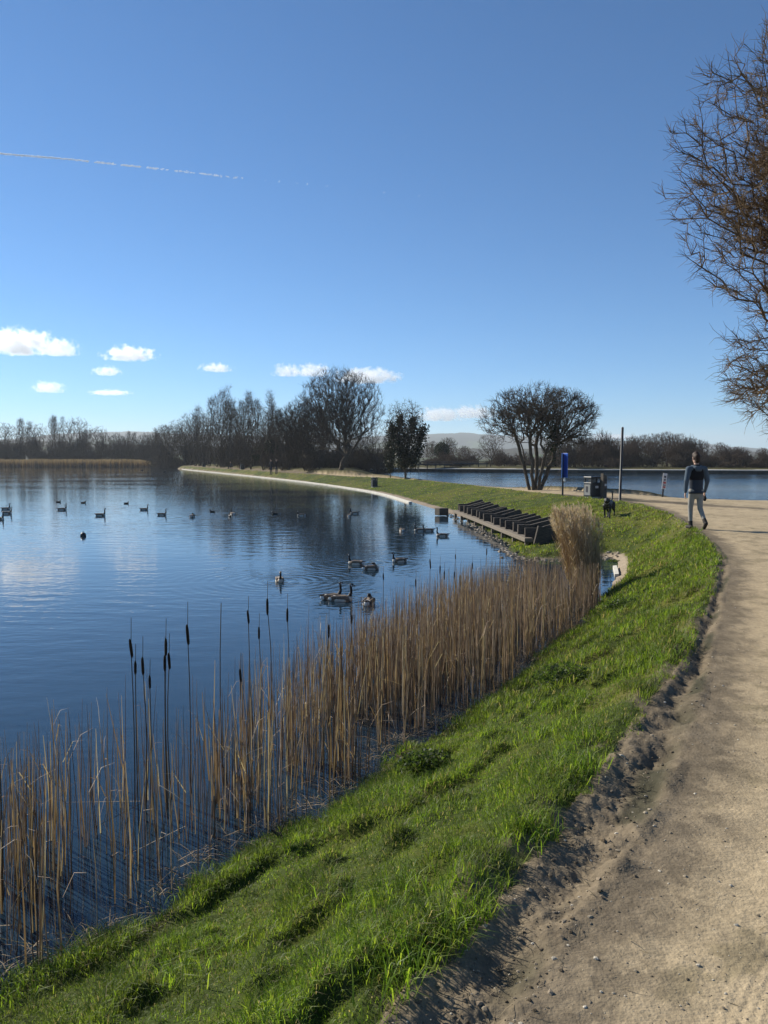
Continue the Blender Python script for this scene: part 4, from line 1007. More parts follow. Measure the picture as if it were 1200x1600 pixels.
def body(name, bones, voxel, mats_, smooth=2):
    """one continuous skin grown round the bones; each face takes the colour of its nearest bone"""
    Vs, F4, FN, b = [], [], [], 0
    for (p0, p1, r0, r1, mi, *fl) in bones:
        V, F = capsule(p0, p1, r0, r1, fl[0] if fl else (1, 1, 1)); Vs.append(V); F4.append(F[0] + b); FN += [F[1] + b, F[2] + b]; b += len(V)
    me = mesh_np(name, np.concatenate(Vs), [np.concatenate(F4), np.concatenate(FN)])
    o = bpy.data.objects.new(name, me); COL.objects.link(o)
    md = o.modifiers.new('r', 'REMESH'); md.mode = 'VOXEL'; md.voxel_size = voxel; md.use_smooth_shade = True
    if smooth: s = o.modifiers.new('s', 'SMOOTH'); s.iterations = smooth; s.factor = .5
    dg = bpy.context.evaluated_depsgraph_get(); out = bpy.data.meshes.new_from_object(o.evaluated_get(dg)); out.name = name
    bpy.data.objects.remove(o); bpy.data.meshes.remove(me)
    n = len(out.polygons); c = np.empty(n * 3); out.polygons.foreach_get('center', c); c = c.reshape(-1, 3)
    best = np.full(n, 1e9); mi_ = np.zeros(n, int)
    for (p0, p1, r0, r1, mi, *fl) in bones:
        p0 = np.array(p0, float); p1 = np.array(p1, float); f_ = np.array(fl[0] if fl else (1, 1, 1)); cc = (p0 + p1) / 2
        cs = cc + (c - cc) / f_; e = p1 - p0; t = np.clip(((cs - p0) @ e) / (e @ e + 1e-12), 0, 1); d = np.linalg.norm(cs - p0 - t[:, None] * e, axis=1) - (r0 + (r1 - r0) * t)
        m = d < best; best[m] = d[m]; mi_[m] = mi
    out.materials.clear()
    for m in mats_: out.materials.append(m)
    out.polygons.foreach_set('material_index', mi_.astype(np.int32)); out.polygons.foreach_set('use_smooth', np.ones(n, bool)); out.update()
    return out
def hand_bones(w_, s, mi, down=(0, .15, -1)):
    """palm, four bent fingers and a thumb hanging from the wrist; s=-1 left, 1 right"""
    w_ = np.array(w_, float); d = np.array(down, float); d /= np.linalg.norm(d); f = np.array([0, 1., .15]); side = np.array([-s * 1., 0, 0])
    out = [(w_, w_ + d * .075, .026, .030, mi, (.62, 1, 1))]
    for k, (o, l) in enumerate(((-.027, .062), (-.009, .074), (.009, .07), (.026, .054))):
        b = w_ + d * .082 + f * -o; m = b + d * l * .55 + side * .008; e = m + (d * .8 + side * .5) * l * .5
        out += [(b, m, .0095, .009, mi), (m, e, .009, .0075, mi)]
    b = w_ + d * .025 + f * .025; m = b + f * .022 + d * .03 + side * .012; out += [(b, m, .012, .010, mi), (m, m + d * .028 + side * .008, .010, .008, mi)]
    return out
M_TROUS = mat('grey_trousers', (.30, .285, .25), .85, .15, var=.12, vscale=9, bump=.3, bscale=14)
M_NAVY = mat('navy_jacket', (.022, .032, .050), .7, .3, var=.2, vscale=8, bump=.3, bscale=12)
M_SLEEVE = mat('blue_grey_fleece', (.085, .112, .14), .9, .15, var=.12, vscale=9, bump=.3, bscale=14)
M_YOKE = mat('black_panel', (.008, .008, .010), .8, .2)
M_SKIN = mat('skin', (.52, .33, .24), .55, .35)
M_BOOT = mat('dark_boots', (.025, .020, .017), .7, .3)
M_HAIR = mat('brown_hair', (.035, .018, .010), .6, .3, var=.4, vscale=30, bump=.6, bscale=60)
M_COAT = mat('dark_coat', (.02, .02, .024), .85, .2)
M_COAT2 = mat('dark_brown_coat', (.045, .032, .025), .85, .2)
M_JEANS = mat('dark_jeans', (.03, .034, .05), .85, .2)
def person_bones(step=.0, arms=.0):
    fl = (1, .70, 1)
    B = [((0, 0, .84), (0, 0, .90), .138, .142, 0, fl), ((0, .0, .95), (0, .01, 1.18), .162, .166, 1, fl), ((0, .01, 1.22), (0, 0, 1.37), .178, .160, 3, fl),
         ((-.165, -.005, 1.42), (.165, -.005, 1.42), .066, .066, 2), ((-.10, .0, 1.40), (.10, .0, 1.40), .08, .08, 3, fl), ((0, .0, 1.44), (0, .025, 1.56), .060, .052, 4),
         ((0, .025, 1.625), (0, .045, 1.695), .088, .092, 4, (.86, 1.02, 1.08)), ((0, .085, 1.59), (0, .10, 1.585), .05, .035, 4), ((0, .135, 1.655), (0, .148, 1.64), .013, .016, 4),
         ((-.082, .02, 1.645), (-.086, .015, 1.665), .016, .016, 4), ((.082, .02, 1.645), (.086, .015, 1.665), .016, .016, 4)]
    for s in (-1, 1):
        y = .05 * s * arms
        B += [((s * .195, 0, 1.41), (s * .265, -.03 + y * .4, 1.14), .070, .058, 2), ((s * .265, -.03 + y * .4, 1.14), (s * .262, .04 + y, .89), .056, .040, 2)]
        B += hand_bones((s * .262, .045 + y, .865), s, 4)
    return B
def legs(kind):
    if kind == 'walk':
        return [((-.09, 0, .90), (-.095, .07, .50), .088, .060, 0), ((-.095, .07, .50), (-.10, .035, .17), .060, .045, 0), ((-.10, .035, .17), (-.10, .02, .09), .050, .048, 5), ((-.10, -.015, .05), (-.115, .165, .042), .048, .040, 5, (1, 1, 1)),
                ((.09, 0, .90), (.10, -.02, .49), .088, .060, 0), ((.10, -.02, .49), (.118, -.20, .23), .060, .045, 0), ((.118, -.20, .23), (.122, -.25, .17), .050, .050, 5), ((.122, -.28, .15), (.128, -.19, .042), .046, .040, 5)]
    return [((s * .085, 0, .90), (s * .10, .04, .50), .085, .058, 0) for s in (-1, 1)] + [((s * .10, .04, .50), (s * .11, 0, .12), .058, .044, 0) for s in (-1, 1)] + [((s * .11, -.01, .05), (s * .125, .16, .04), .046, .038, 5) for s in (-1, 1)]
def bank_at(u, back):                     # first point beyond the waterline, seen along the column u
    yy = np.arange(50, 200, .25); xx = (u - 600) / FPX * yy; d = sdist(xx, yy, POLY_L); i = np.where(d > back)[0][0]; return float(xx[i]), float(yy[i])
def build_people():
    x, y = P(1086, 826.5, 0); z = hz(x, y)
    man = thing('person', 'man in navy hooded jacket and pale trousers walking away along the path', 'person', (x, y, z - .004), .10)
    link('body', body('body', person_bones(1, 1) + legs('walk'), .0095, [M_TROUS, M_NAVY, M_SLEEVE, M_YOKE, M_SKIN, M_BOOT]), man)
    hb = [((0, .01, 1.69), (0, .035, 1.73), .100, .094, 0, (.90, 1.04, 1.05)), ((0, -.035, 1.61), (0, -.02, 1.70), .062, .082, 0), ((-.05, .09, 1.755), (.05, .09, 1.755), .03, .03, 0)]
    link('hair', body('hair', hb, .012, [M_HAIR]), man)
    hd = [((-.105, .01, 1.475), (-.06, -.095, 1.445), .036, .042, 0), ((-.06, -.095, 1.445), (.06, -.095, 1.445), .042, .042, 0), ((.06, -.095, 1.445), (.105, .01, 1.475), .042, .036, 0), ((-.04, -.10, 1.40), (.04, -.10, 1.40), .045, .045, 0)]
    link('hood', body('hood', hd, .012, [M_SLEEVE]), man)
    V, F = lathe([(.164, -.028), (.176, -.03), (.178, .02), (.166, .03)], 24); V[:, 1] *= .70
    link('jacket_hem', mesh_np('jacket_hem', V, [F], [M_NAVY]), man, (0, .0, .865))
    c, s = math.cos(.10), math.sin(.10); hx, hy = .27, .10
    bag = thing('bag', 'small black bag held in the right hand of the walking man', 'bag', (x + hx * c - hy * s, y + hx * s + hy * c, z + .66))
    link('pouch', body('pouch', [((0, 0, .04), (0, .03, .12), .058, .045, 0, (.7, 1, 1))], .012, [M_YOKE]), bag)
    V, F = tubes([(0, .02, .15), (0, -.02, .15), (0, .02, .21)], [(0, .02, .21), (0, -.02, .21), (0, -.02, .21)], .006, .006, 5); link('strap', mesh_np('strap', V, [F], [M_YOKE]), bag)
    # two people on the far bank, one sitting by the water beyond them
    for u, v, cm, sc, rz, lb in ((424, 748, M_COAT, 1.16, 2.6, 'left one of two dark-dressed people standing on the far causeway'), (432, 747, M_COAT2, 1.12, -2.2, 'right one of two dark-dressed people standing on the far causeway')):
        x, d = bank_at(u, .9 if u < 430 else 1.2); z = hz(x, d)
        p = thing('person', lb, 'person', (x, d, z - .01), rz); p.scale = (sc,) * 3
        link('body', body('body', person_bones(0, .6) + legs('stand'), .016, [M_JEANS, cm, cm, cm, M_SKIN, M_BOOT]), p)
        link('hair', body('hair', hb, .02, [M_HAIR]), p)
    x, d = bank_at(361, 1.3); z = hz(x, d)
    p = thing('person', 'person in dark clothes sitting on the far causeway bank beside the bin', 'person', (x, d, z), 2.2)
    sit = [(tuple(np.array(a) - [0, 0, .50]), tuple(np.array(b) - [0, 0, .50]), r0, r1, m, *f) for (a, b, r0, r1, m, *f) in person_bones(0, .5)]
    sit += [((s * .09, 0, .42), (s * .14, .40, .46), .085, .060, 0) for s in (-1, 1)] + [((s * .14, .40, .46), (s * .14, .44, .10), .058, .044, 0) for s in (-1, 1)] + [((s * .14, .42, .05), (s * .15, .58, .04), .045, .038, 5) for s in (-1, 1)]
    link('body', body('body', sit, .018, [M_JEANS, M_COAT, M_COAT, M_COAT, M_SKIN, M_BOOT]), p)
    o = link('hair', body('hair', hb, .02, [M_HAIR]), p, (0, 0, -.50))
    c = thing('folding_chair', 'low dark folding chair under the sitting person on the far bank', 'chair', (x, d, z), 2.2)
    bevel_box('seat', .5, .45, .05, M_DKMETAL, c, (0, .05, .30)); bevel_box('backrest', .5, .05, .5, M_DKMETAL, c, (0, -.2, .58), (-.15, 0, 0))
    for sx in (-1, 1):
        for sy in (-1, 1): bevel_box('leg', .04, .04, .32, M_DKMETAL, c, (sx * .22, .05 + sy * .18, .14), b=.005)
build_people()

def build_dog():
    B = [((.22, 0, .46), (-.02, 0, .47), .138, .122, 0, (1, .86, 1)), ((-.02, 0, .47), (-.30, 0, .49), .118, .112, 0, (1, .84, 1)), ((.28, 0, .50), (.43, .03, .60), .098, .078, 0), ((.44, .035, .63), (.50, .04, .63), .076, .066, 0),
         ((.53, .045, .605), (.615, .05, .59), .045, .034, 0), ((.62, .05, .60), (.63, .05, .602), .014, .014, 0), ((.40, .11, .66), (.43, .125, .585), .022, .026, 0, (1, .6, 1)), ((.40, -.04, .66), (.43, -.055, .585), .022, .026, 0, (1, .6, 1)),
         ((-.40, 0, .54), (-.52, 0, .64), .034, .028, 0), ((-.52, 0, .64), (-.56, 0, .76), .028, .026, 0), ((-.56, 0, .76), (-.50, 0, .86), .026, .020, 0), ((-.50, 0, .86), (-.44, 0, .87), .020, .012, 0)]
    for s, dx in ((1, .06), (-1, -.05)):
        B += [((.24, s * .085, .42), (.21 + dx * .4, s * .095, .27), .065, .043, 0), ((.21 + dx * .4, s * .095, .27), (.22 + dx * 1.2, s * .09, .06), .036, .028, 0), ((.22 + dx * 1.2, s * .09, .035), (.27 + dx * 1.2, s * .09, .03), .032, .028, 0),
              ((-.30, s * .075, .45), (-.22 - dx, s * .10, .30), .088, .058, 0), ((-.22 - dx, s * .10, .30), (-.40 - dx * 1.4, s * .095, .19), .046, .030, 0), ((-.40 - dx * 1.4, s * .095, .19), (-.36 - dx * 1.5, s * .09, .05), .027, .026, 0), ((-.36 - dx * 1.5, s * .09, .032), (-.31 - dx * 1.5, s * .09, .028), .030, .027, 0)]
    x, y = P(951, 796.5, -.05); z = hz(x, y)
    t = thing('dog', 'black dog with curled tail trotting over the grass towards the lake', 'dog', (x, y, z), math.radians(-118)); t.scale = (.98,) * 3
    M_FUR = mat('black_fur', (.011, .010, .010), .55, .45, var=.3, vscale=12, bump=.5, bscale=50)
    link('body', body('body', B, .011, [M_FUR]), t)
    V, F = lathe([(.088, -.014), (.094, -.014), (.094, .014), (.088, .014)], 20); link('collar', mesh_np('collar', V, [F], [mat('collar', (.32, .30, .28), .6, .3)]), t, (.37, .02, .56), (0, math.radians(58), 0))
build_dog()

def build_birds():
    M_BACK = mat('goose_back', (.20, .155, .115), .8, .2, var=.4, vscale=28); M_PALE = mat('goose_flank', (.60, .54, .45), .8, .2, var=.2, vscale=20)
    M_DARK = mat('goose_neck', (.014, .012, .012), .6, .35); M_WHITE = mat('goose_white', (.78, .76, .72), .8, .2)
    def goose_mesh(neck=1.0, fold=False):
        B = [((-.20, 0, .055), (.10, 0, .06), .115, .135, 0, (1, .92, .85)), ((.12, 0, .06), (.18, 0, .075), .115, .09, 1), ((-.22, 0, .07), (-.31, 0, .09), .098, .06, 3), ((-.28, 0, .135), (-.42, 0, .165), .045, .014, 2, (1, 1.4, .8)),
             ((-.26, .085, .125), (.07, .10, .115), .045, .062, 0, (1, .7, 1)), ((-.26, -.085, .125), (.07, -.10, .115), .045, .062, 0, (1, .7, 1)), ((-.15, .10, .04), (.05, .11, .04), .05, .05, 1, (1, .6, 1)), ((-.15, -.10, .04), (.05, -.11, .04), .05, .05, 1, (1, .6, 1))]
        if fold: B += [((.14, 0, .13), (.10, .02, .21), .055, .05, 0), ((.10, .02, .23), (.04, .03, .235), .042, .036, 2), ((.0, .035, .22), (-.05, .04, .205), .018, .01, 2)]
        else:
            h = .13 + .30 * neck
            B += [((.18, 0, .11), (.235, 0, .11 + .14 * neck), .062, .038, 2), ((.235, 0, .11 + .14 * neck), (.222, 0, h), .034, .032, 2), ((.225, 0, h + .015), (.27, 0, h + .017), .038, .031, 2), ((.24, .026, h + .004), (.238, .026, h + .012), .018, .018, 3), ((.24, -.026, h + .004), (.238, -.026, h + .012), .018, .018, 3), ((.29, 0, h + .008), (.345, 0, h - .004), .017, .009, 2)]
        return body('body', B, .0105, [M_BACK, M_PALE, M_DARK, M_WHITE])
    def duck_mesh(): 
        return body('body', [((-.14, 0, .04), (.06, 0, .045), .075, .085, 2, (1, .9, .85)), ((-.17, 0, .07), (-.24, 0, .09), .04, .015, 2), ((.10, 0, .08), (.12, 0, .15), .04, .033, 2), ((.125, 0, .165), (.15, 0, .165), .034, .028, 2), ((.17, 0, .158), (.21, 0, .15), .013, .008, 3)], .0095, [M_BACK, M_PALE, M_DARK, M_WHITE])
    G = {'up': goose_mesh(1.0), 'mid': goose_mesh(.78), 'fold': goose_mesh(1, True), 'duck': duck_mesh()}
    D = math.radians
    data = [('up', 535, 939, 0, .95, 'goose with upright neck swimming right, nearest pair in front of the cattails'), ('up', 520, 936, 25, .92, 'pale-tailed goose just left of and behind its upright-necked mate'), ('fold', 577, 944, 78, 1.0, 'goose sitting with its head tucked down, right of the nearest pair'),
            ('mid', 437, 909, -75, .85, 'lone goose swimming towards the shore and trailing a long wake'), ('mid', 555, 882, 165, .9, 'goose facing left, next to the goose with tucked head in mid lake'), ('fold', 581, 890, 20, .9, 'goose with tucked head in mid lake, near the tree reflections'), ('mid', 623, 878, 200, .85, 'dark goose in the black reflection of the ivy-clad tree'),
            ('up', 690, 838, 170, .9, 'goose close to the rubble shore, rightmost on the lake'), ('mid', 668, 830, 178, .9, 'dark goose leading right one of the tight pair before the kerb'), ('mid', 655, 830, 185, .9, 'dark goose following left one of the tight pair before the kerb'), ('fold', 628, 830, 100, .85, 'small pale goose left of the tight pair before the kerb'),
            ('up', 553, 803, 200, .95, 'goose in back of the two geese crossing the tree reflections'), ('up', 546, 807, 85, .9, 'goose in front of the two geese crossing the tree reflections'), ('mid', 470, 806, 180, .8, 'goose trailing ripples in the dark tree reflection'), ('duck', 429, 803, 170, .9, 'small dark duck alone in the dark tree reflection'),
            ('up', 363, 804, 120, .9, 'pale-breasted goose right one of a far pair at the reflection edge'), ('duck', 359, 807, 110, 1.0, 'dark duck beside a pale-breasted goose at the reflection edge'), ('duck', 331, 800, 170, .9, 'small duck left of the far pair at the reflection edge'), ('fold', 301, 808, 85, 1.0, 'goose seen from behind, right end of the swimming line'),
            ('up', 254, 805, 10, .9, 'goose swimming right just left of the goose seen from behind'), ('up', 226, 797, 5, .9, 'goose swimming right, farther back in the middle of the line'), ('up', 158, 806, 0, 1.0, 'goose swimming right in the line, straight above the dark buoy'), ('up', 98, 797, 5, 1.0, 'goose swimming right, leading two others at the left'),
            ('up', 12, 803, 0, 1.0, 'middle goose of the three at the left picture edge'), ('up', 10, 796, 5, .95, 'rear goose of the three at the left picture edge'), ('up', 1, 812, -30, 1.0, 'nearest goose of the three at the left picture edge, half cut off'),
            ('duck', 92, 785, 5, .95, 'small dark duck behind the leading goose at the left'), ('duck', 131, 786, 0, 1.0, 'flat dark duck farther right behind the leading goose'), ('duck', 198, 787, 40, .95, 'round dark duck far out behind the swimming line'), ('duck', 257, 737.5, 10, 1.6, 'dark bird far out before the end of the causeway'), ('duck', 222, 735, 10, 1.6, 'dark bird far out before the reed bed')]
    for k, (kind, u, v, rz, sc, lb) in enumerate(data):
        x, y = P(u, v, ZW); nm = 'duck' if kind == 'duck' else 'goose'
        o = link(nm, G[kind], None, (x, y, ZW - .012), (0, 0, D(rz)), label=lb.replace('cattails', 'bulrushes'), category=nm, group='ducks on the lake' if nm == 'duck' else 'geese on the lake'); o.scale = (sc * (.82 if nm == 'duck' else .76),) * 3
    x, y = P(130, 838, ZW); t = thing('buoy', 'round black mooring buoy floating alone in the left of the lake', 'buoy', (x, y, ZW))
    V, F = lathe([(.001, -.08), (.07, -.06), (.10, 0), (.098, .05), (.075, .11), (.03, .135), (.001, .14)], 16); link('float', mesh_np('float', V, [F], [M_BLACK]), t)
    V, F = tubes([(.02, 0, .13), (-.02, 0, .13), (.02, 0, .165)], [(.02, 0, .165), (-.02, 0, .165), (-.02, 0, .165)], .006, .006, 6); link('ring', mesh_np('ring', V, [F], [M_DKMETAL]), t)
build_birds()
exec_marks.append(('bodies', time.time() - T0))

# ------------------------------------------------------------------ street furniture
M_BINLIT = mat('sunlit_bin_side', (.20, .20, .19), .5, .4)  # lighter stand-in for the bin's black where the sun falls on it
M_BLUE = mat('blue_board', (.010, .085, .42), .35, .5)
M_BLUELIT = mat('sunlit_blue_board', (.13, .30, .70), .4, .4)  # same blue painted lighter, for sunlight on the left board
M_SIGNW = mat('white_board', (.62, .58, .55), .5, .3)
M_RED = mat('red_print', (.42, .06, .05), .5, .3)
M_INK = mat('dark_print', (.04, .04, .05), .6, .3)
def put(u, v, z0=0.0):
    a, c, d = ray(u, v); t = np.arange(15, 160, .05); x = a * t; y = c * t; zr = CZ + d * t     # first ground met along the sight line
    h, mk = terrain(x, y); i = np.where((zr <= h) & (mk['dL'] > .2))[0][0]
    return float(x[i]), float(y[i]), float(h[i])
def build_furniture():
    def bin_(label, loc, rz, w_, d_, h, name='litter_bin'):
        t = thing(name, label, 'bin', loc, rz)
        bevel_box('plinth', w_ * .94, d_ * .94, .07, M_CONC, t, (0, 0, .03), b=.01)
        bh = h * .66; bevel_box('bin_body', w_, d_, bh, M_BLACK, t, (0, 0, .065 + bh / 2), b=.018)
        for sx in (-1, 1):
            for sy in (-1, 1): bevel_box('corner_post', .07, .07, h * .22, M_BLACK, t, (sx * (w_ / 2 - .04), sy * (d_ / 2 - .04), .065 + bh + h * .10), b=.008)
        bevel_box('mullion', .09, d_ * .98, h * .22, M_BLACK, t, (0, 0, .065 + bh + h * .10), b=.008)
        bevel_box('lid', w_ * 1.03, d_ * 1.03, h * .09, M_BLACK, t, (0, 0, .065 + bh + h * .225), b=.025)
        return t
    x, y, z = put(926, 778.5)
    t = bin_('double black litter bin standing on the grass left of the dog', (x, y, z), .42, .60, .52, .96)
    bevel_box('door', .50, .012, .48, M_BLACK, t, (0, -.264, .36), b=.005); bevel_box('sunlit_side', .012, .40, .46, M_BINLIT, t, (-.304, 0, .37), b=.004); bevel_box('notice', .012, .14, .26, M_INK, t, (-.313, .02, .40), b=.003)  # grey plate paints the sunlit left side of the black bin
    bevel_box('notice', .16, .012, .10, M_SIGNW, t, (.0, -.274, .50), b=.003)
    x, y, z = put(585, 761.5, -.4); bin_('small black litter bin alone on the grass slope of the causeway', (x, y, z - .02), .3, .46, .44, .86)
    for u, d, lb in ((379, 118, 'small dark bin on the far causeway right of the sitting person'), (319, 152, 'tiny dark bin near the far end of the causeway')):
        x, d = bank_at(u, 1.7); bin_(lb, (x, d, hz(x, d) - .02), .3, .6, .55, .95)
    # blue boards on a post with a rescue line
    x, y, z = put(879, 773.5)
    t = thing('rescue_sign', 'tall blue folded boards on a dark post beside the many-stemmed tree', 'sign', (x, y, z))
    bevel_box('post', .075, .075, 1.95, M_DKMETAL, t, (0, 0, .95), b=.006)
    for sx, a in ((-1, 74), (1, -68)):
        b = bevel_box('board', .40, .03, 1.16, M_BLUELIT if sx < 0 else M_BLUE, t, (sx * .075, -.13, 1.42), (0, 0, math.radians(a)), b=.008); bevel_box('panel', .30, .006, .86, M_BLUELIT if sx < 0 else M_BLUE, b, (0, -.018, 0), b=.002)
    s = thing('throw_line', 'white rescue line bag hanging under the blue boards', 'rescue line', (x + .06, y - .09, z + .62))
    link('bag', body('bag', [((0, 0, .06), (0, 0, .2), .045, .038, 0)], .012, [M_WHITEP]), s); V, F = tubes([(0, 0, .22)], [(0, 0.02, .34)], .008, .008, 5); link('cord', mesh_np('cord', V, [F], [M_WHITEP]), s)
    # waymark post with slanted top
    x, y, z = put(949, 779.5)
    t = thing('marker_post', 'short dark post with slanted top between bin and tall pole', 'post', (x, y + .6, z), .5)
    w2, d2 = .11, .08; V = [(-w2, -d2, -.2), (w2, -d2, -.2), (w2, d2, -.2), (-w2, d2, -.2), (-w2, -d2, 1.08), (w2, -d2, .93), (w2, d2, .93), (-w2, d2, 1.08)]
    link('shaft', mesh_np('shaft', V, [np.array([[0, 3, 2, 1], [4, 5, 6, 7], [0, 1, 5, 4], [1, 2, 6, 5], [2, 3, 7, 6], [3, 0, 4, 7]])], [M_TIMBER], smooth=False), t)
    for k in range(3): bevel_box('disc', .10, .012, .10, M_SIGNW if k == 1 else M_DKMETAL, t, (.02, -.088, .78 - .2 * k), b=.01)
    x, y, z = put(968.5, 783.5)
    t = thing('pole', 'tall thin dark pole standing on the grass edge behind the dog', 'pole', (x, y, z))
    V, F = lathe([(.075, -.2), (.075, .04), (.052, .06), (.048, 2.92), (.03, 2.95), (.001, 2.955)], 12); o = link('shaft', mesh_np('shaft', V, [F], [M_DKMETAL]), t, (0, 0, 0), (0, math.radians(1.0), 0))
    bevel_box('foot_plate', .2, .2, .03, M_DKMETAL, t, (0, 0, .01), b=.005)
    # leaning white notice by the far lake
    x, y, z = put(1035.5, 776.5, -.2)
    t = thing('notice_sign', 'small leaning white notice with red and dark print by the far lake', 'sign', (x, y, z), 0)
    o = bevel_box('post', .07, .05, 1.05, M_DKMETAL, t, (.03, .03, .42), (0, math.radians(5), 0), b=.005)
    p = bevel_box('plate', .27, .018, .72, M_SIGNW, t, (.065, 0, .72), (0, math.radians(6), .5), b=.006)
    for k, (m, zz, hh, ww) in enumerate(((M_INK, .20, .09, .13), (M_INK, .06, .08, .10), (M_RED, -.07, .09, .16), (M_INK, -.18, .04, .16), (M_RED, -.27, .07, .15))): bevel_box('print', ww, .006, hh, m, p, (.0, -.012, zz), b=0)
M_WHITEP = mat('white_nylon', (.75, .74, .72), .7, .3)
build_furniture()

# ------------------------------------------------------------------ clouds and vapour trail
def cloud_mat(name, dens, scale, seed):
    m = bpy.data.materials.new(name); m.use_nodes = True; n = m.node_tree.nodes; l = m.node_tree.links; n.remove(n['Principled BSDF'])
    p = n.new('ShaderNodeVolumePrincipled'); p.inputs['Color'].default_value = (.99, .99, 1, 1); p.inputs['Anisotropy'].default_value = .55
    tc = n.new('ShaderNodeTexCoord'); oi = n.new('ShaderNodeObjectInfo')
    sep = n.new('ShaderNodeVectorMath'); sep.operation = 'LENGTH'; l.new(tc.outputs['Object'], sep.inputs[0])        # unit ball in object space
    mp = n.new('ShaderNodeMapping'); mp.inputs['Scale'].default_value = (2.4, 1.0, 1.0); l.new(tc.outputs['Object'], mp.inputs[0]); l.new(oi.outputs['Location'], mp.inputs['Location'])
    t = n.new('ShaderNodeTexNoise'); t.inputs['Scale'].default_value = scale; t.inputs['Detail'].default_value = 8; t.inputs['Roughness'].default_value = .64; l.new(mp.outputs[0], t.inputs['Vector'])
    def M(op, a, b):
        q_ = n.new('ShaderNodeMath'); q_.operation = op
        for i, s in enumerate((a, b)):
            if isinstance(s, (int, float)): q_.inputs[i].default_value = s
            else: l.new(s, q_.inputs[i])
        return q_.outputs[0]
    # high where noise is strong and the centre is close
    v = M('SUBTRACT', M('MULTIPLY', t.outputs[0], 3.2), M('ADD', M('MULTIPLY', sep.outputs['Value'], 1.15), .76))
    mr = n.new('ShaderNodeMapRange'); mr.inputs[1].default_value = 0; mr.inputs[2].default_value = .45; mr.inputs[3].default_value = 0; mr.inputs[4].default_value = dens; l.new(v, mr.inputs[0])
    l.new(mr.outputs[0], p.inputs['Density']); l.new(p.outputs[0], n['Material Output'].inputs['Volume'])
    return m
def build_clouds():
    m = cloud_mat('cloud_vapour', .010, 1.9, 0)
    V, F = lathe([(.001, -.45)] + [(math.sin(a) , -math.cos(a) if a > 1.15 else -.42) for a in np.linspace(.5, 3.0, 10)] + [(.001, 1.0)], 24)
    me = mesh_np('cloud', V, [F], [m])
    data = [(30, 539, 116, 54, 'largest white cloud, at the left picture edge'), (92, 546, 60, 36, 'lower right shoulder of the largest cloud'), (202, 555, 82, 30, 'flat white cloud right of the largest cloud'), (167, 581, 44, 20, 'small white cloud below the flat one'), (75, 607, 52, 24, 'small white cloud low at the left above the skyline'), (172, 614, 66, 12, 'thin streak of cloud low above the left skyline'),
            (338, 576, 52, 18, 'small faint cloud above the tall bare tree'), (449, 581, 46, 26, 'white cloud left of the big round tree top'), (490, 581, 62, 26, 'white cloud behind the top of the big round tree'), (575, 590, 100, 30, 'long white cloud right of the big round tree top'), (690, 650, 84, 30, 'low pale cloud left of the many-stemmed tree'), (742, 646, 70, 28, 'low pale cloud behind the left side of the many-stemmed tree'), (955, 683, 80, 12, 'faint cloud low behind the tall pole')]
    for k, (u, v, w_, h, lb) in enumerate(data):
        y = 9000.0 + 350 * (k % 4); p = PY(u, v, y); s = y / FPX
        o = link('cloud', me, None, p, (0, 0, 0), label=lb, category='cloud', group='small fair-weather clouds'); o.scale = (w_ * .60 * s, w_ * .4 * s, h * .60 * s)
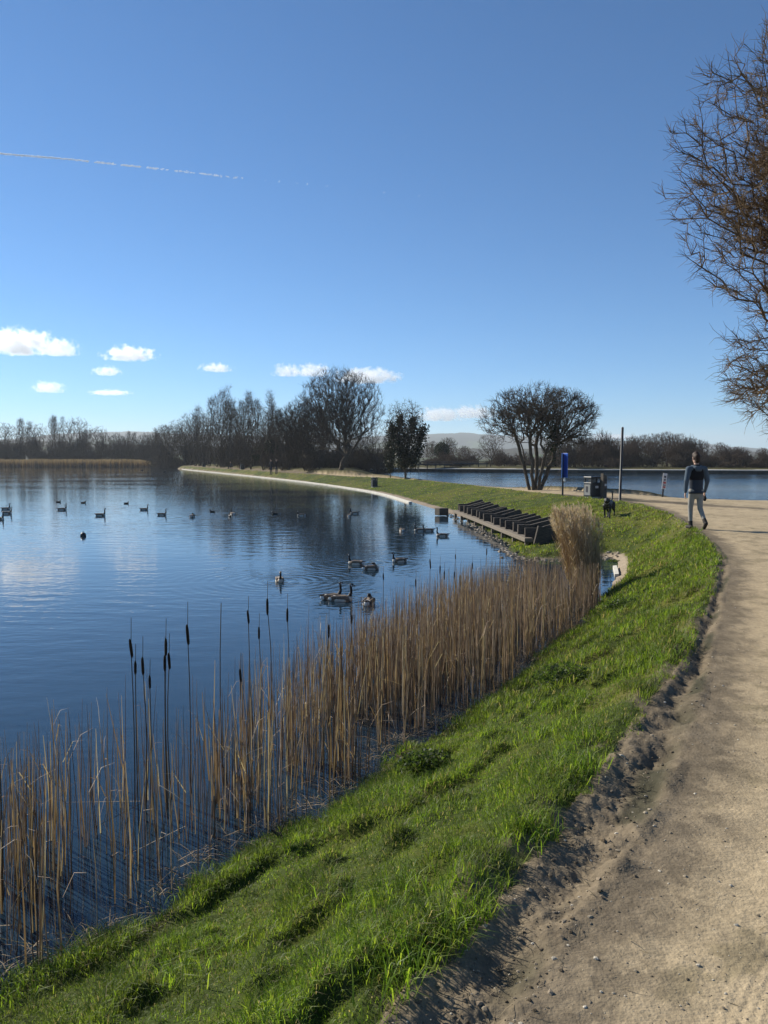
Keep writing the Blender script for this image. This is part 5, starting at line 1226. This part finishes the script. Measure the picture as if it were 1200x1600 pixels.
def build_trail():
    r = np.random.default_rng(6); y = 12000.0; s = y / FPX
    t = thing('vapour_trail', 'broken white vapour trail crossing the upper left sky', 'vapour trail', PY(200, 262, y))
    o = np.array(PY(200, 262, y)); pts = []; sz = []
    u = -60.0
    while u < 695:
        v = np.interp(u, [-60, 0, 110, 240, 400, 540, 690], [233, 240, 249, 263, 281, 293, 310]); pr = 1.0 if u < 115 else .8 if u < 240 else .5 if u < 375 else .05
        gate = .5 + .5 * math.sin(u * .23) * math.sin(u * .071 + 1)
        if r.random() < pr and (u < 110 or gate > .3 or u > 380):
            for _ in range(3 if u < 380 else 2):
                pts.append(np.array(PY(u + r.normal() * 1.0, v + r.normal() * .7, y)) - o); sz.append(s * r.uniform(.6, 1.25) * np.interp(u, [0, 380, 700], [1, .8, .6]))
        u += .9 if u < 380 else 1.6
    V, F, C = stones(np.array(pts), np.array(sz), r, np.array([[.9, .9, .92]]), .7)
    link('ice_cloud', mesh_np('ice_cloud', V, [F], [M_TRAIL], color=C), t)
M_TRAIL = bpy.data.materials.new('ice_cloud'); M_TRAIL.use_nodes = True
_n = M_TRAIL.node_tree.nodes; _l = M_TRAIL.node_tree.links
_a = _n.new('ShaderNodeBsdfTranslucent'); _a.inputs[0].default_value = (.95, .95, .97, 1); _b = _n.new('ShaderNodeBsdfDiffuse'); _b.inputs[0].default_value = (.95, .95, .97, 1)
_c = _n.new('ShaderNodeMixShader'); _t = _n.new('ShaderNodeBsdfTransparent'); _c2 = _n.new('ShaderNodeMixShader'); _c2.inputs[0].default_value = .45
_l.new(_a.outputs[0], _c.inputs[1]); _l.new(_b.outputs[0], _c.inputs[2]); _l.new(_c.outputs[0], _c2.inputs[1]); _l.new(_t.outputs[0], _c2.inputs[2]); _l.new(_c2.outputs[0], _n['Material Output'].inputs[0])
build_clouds()
build_trail()

# ------------------------------------------------------------------ haze
def build_haze():
    V, F = boxv(15000, 15000, 1, (0, 0, 0)); V[:, 2] = np.where(V[:, 2] > 0, 190.0, -8.0)
    m = bpy.data.materials.new('haze'); m.use_nodes = True
    n = m.node_tree.nodes; l = m.node_tree.links
    n.remove(n['Principled BSDF'])
    p = n.new('ShaderNodeVolumePrincipled'); p.inputs['Color'].default_value = (.86, .93, 1, 1); p.inputs['Density'].default_value = HAZE
    p.inputs['Anisotropy'].default_value = .2
    l.new(p.outputs[0], n['Material Output'].inputs['Volume'])
    link('haze', mesh_np('haze', V, [F], [m], smooth=False), kind='stuff')
HAZE = .0002
build_haze()
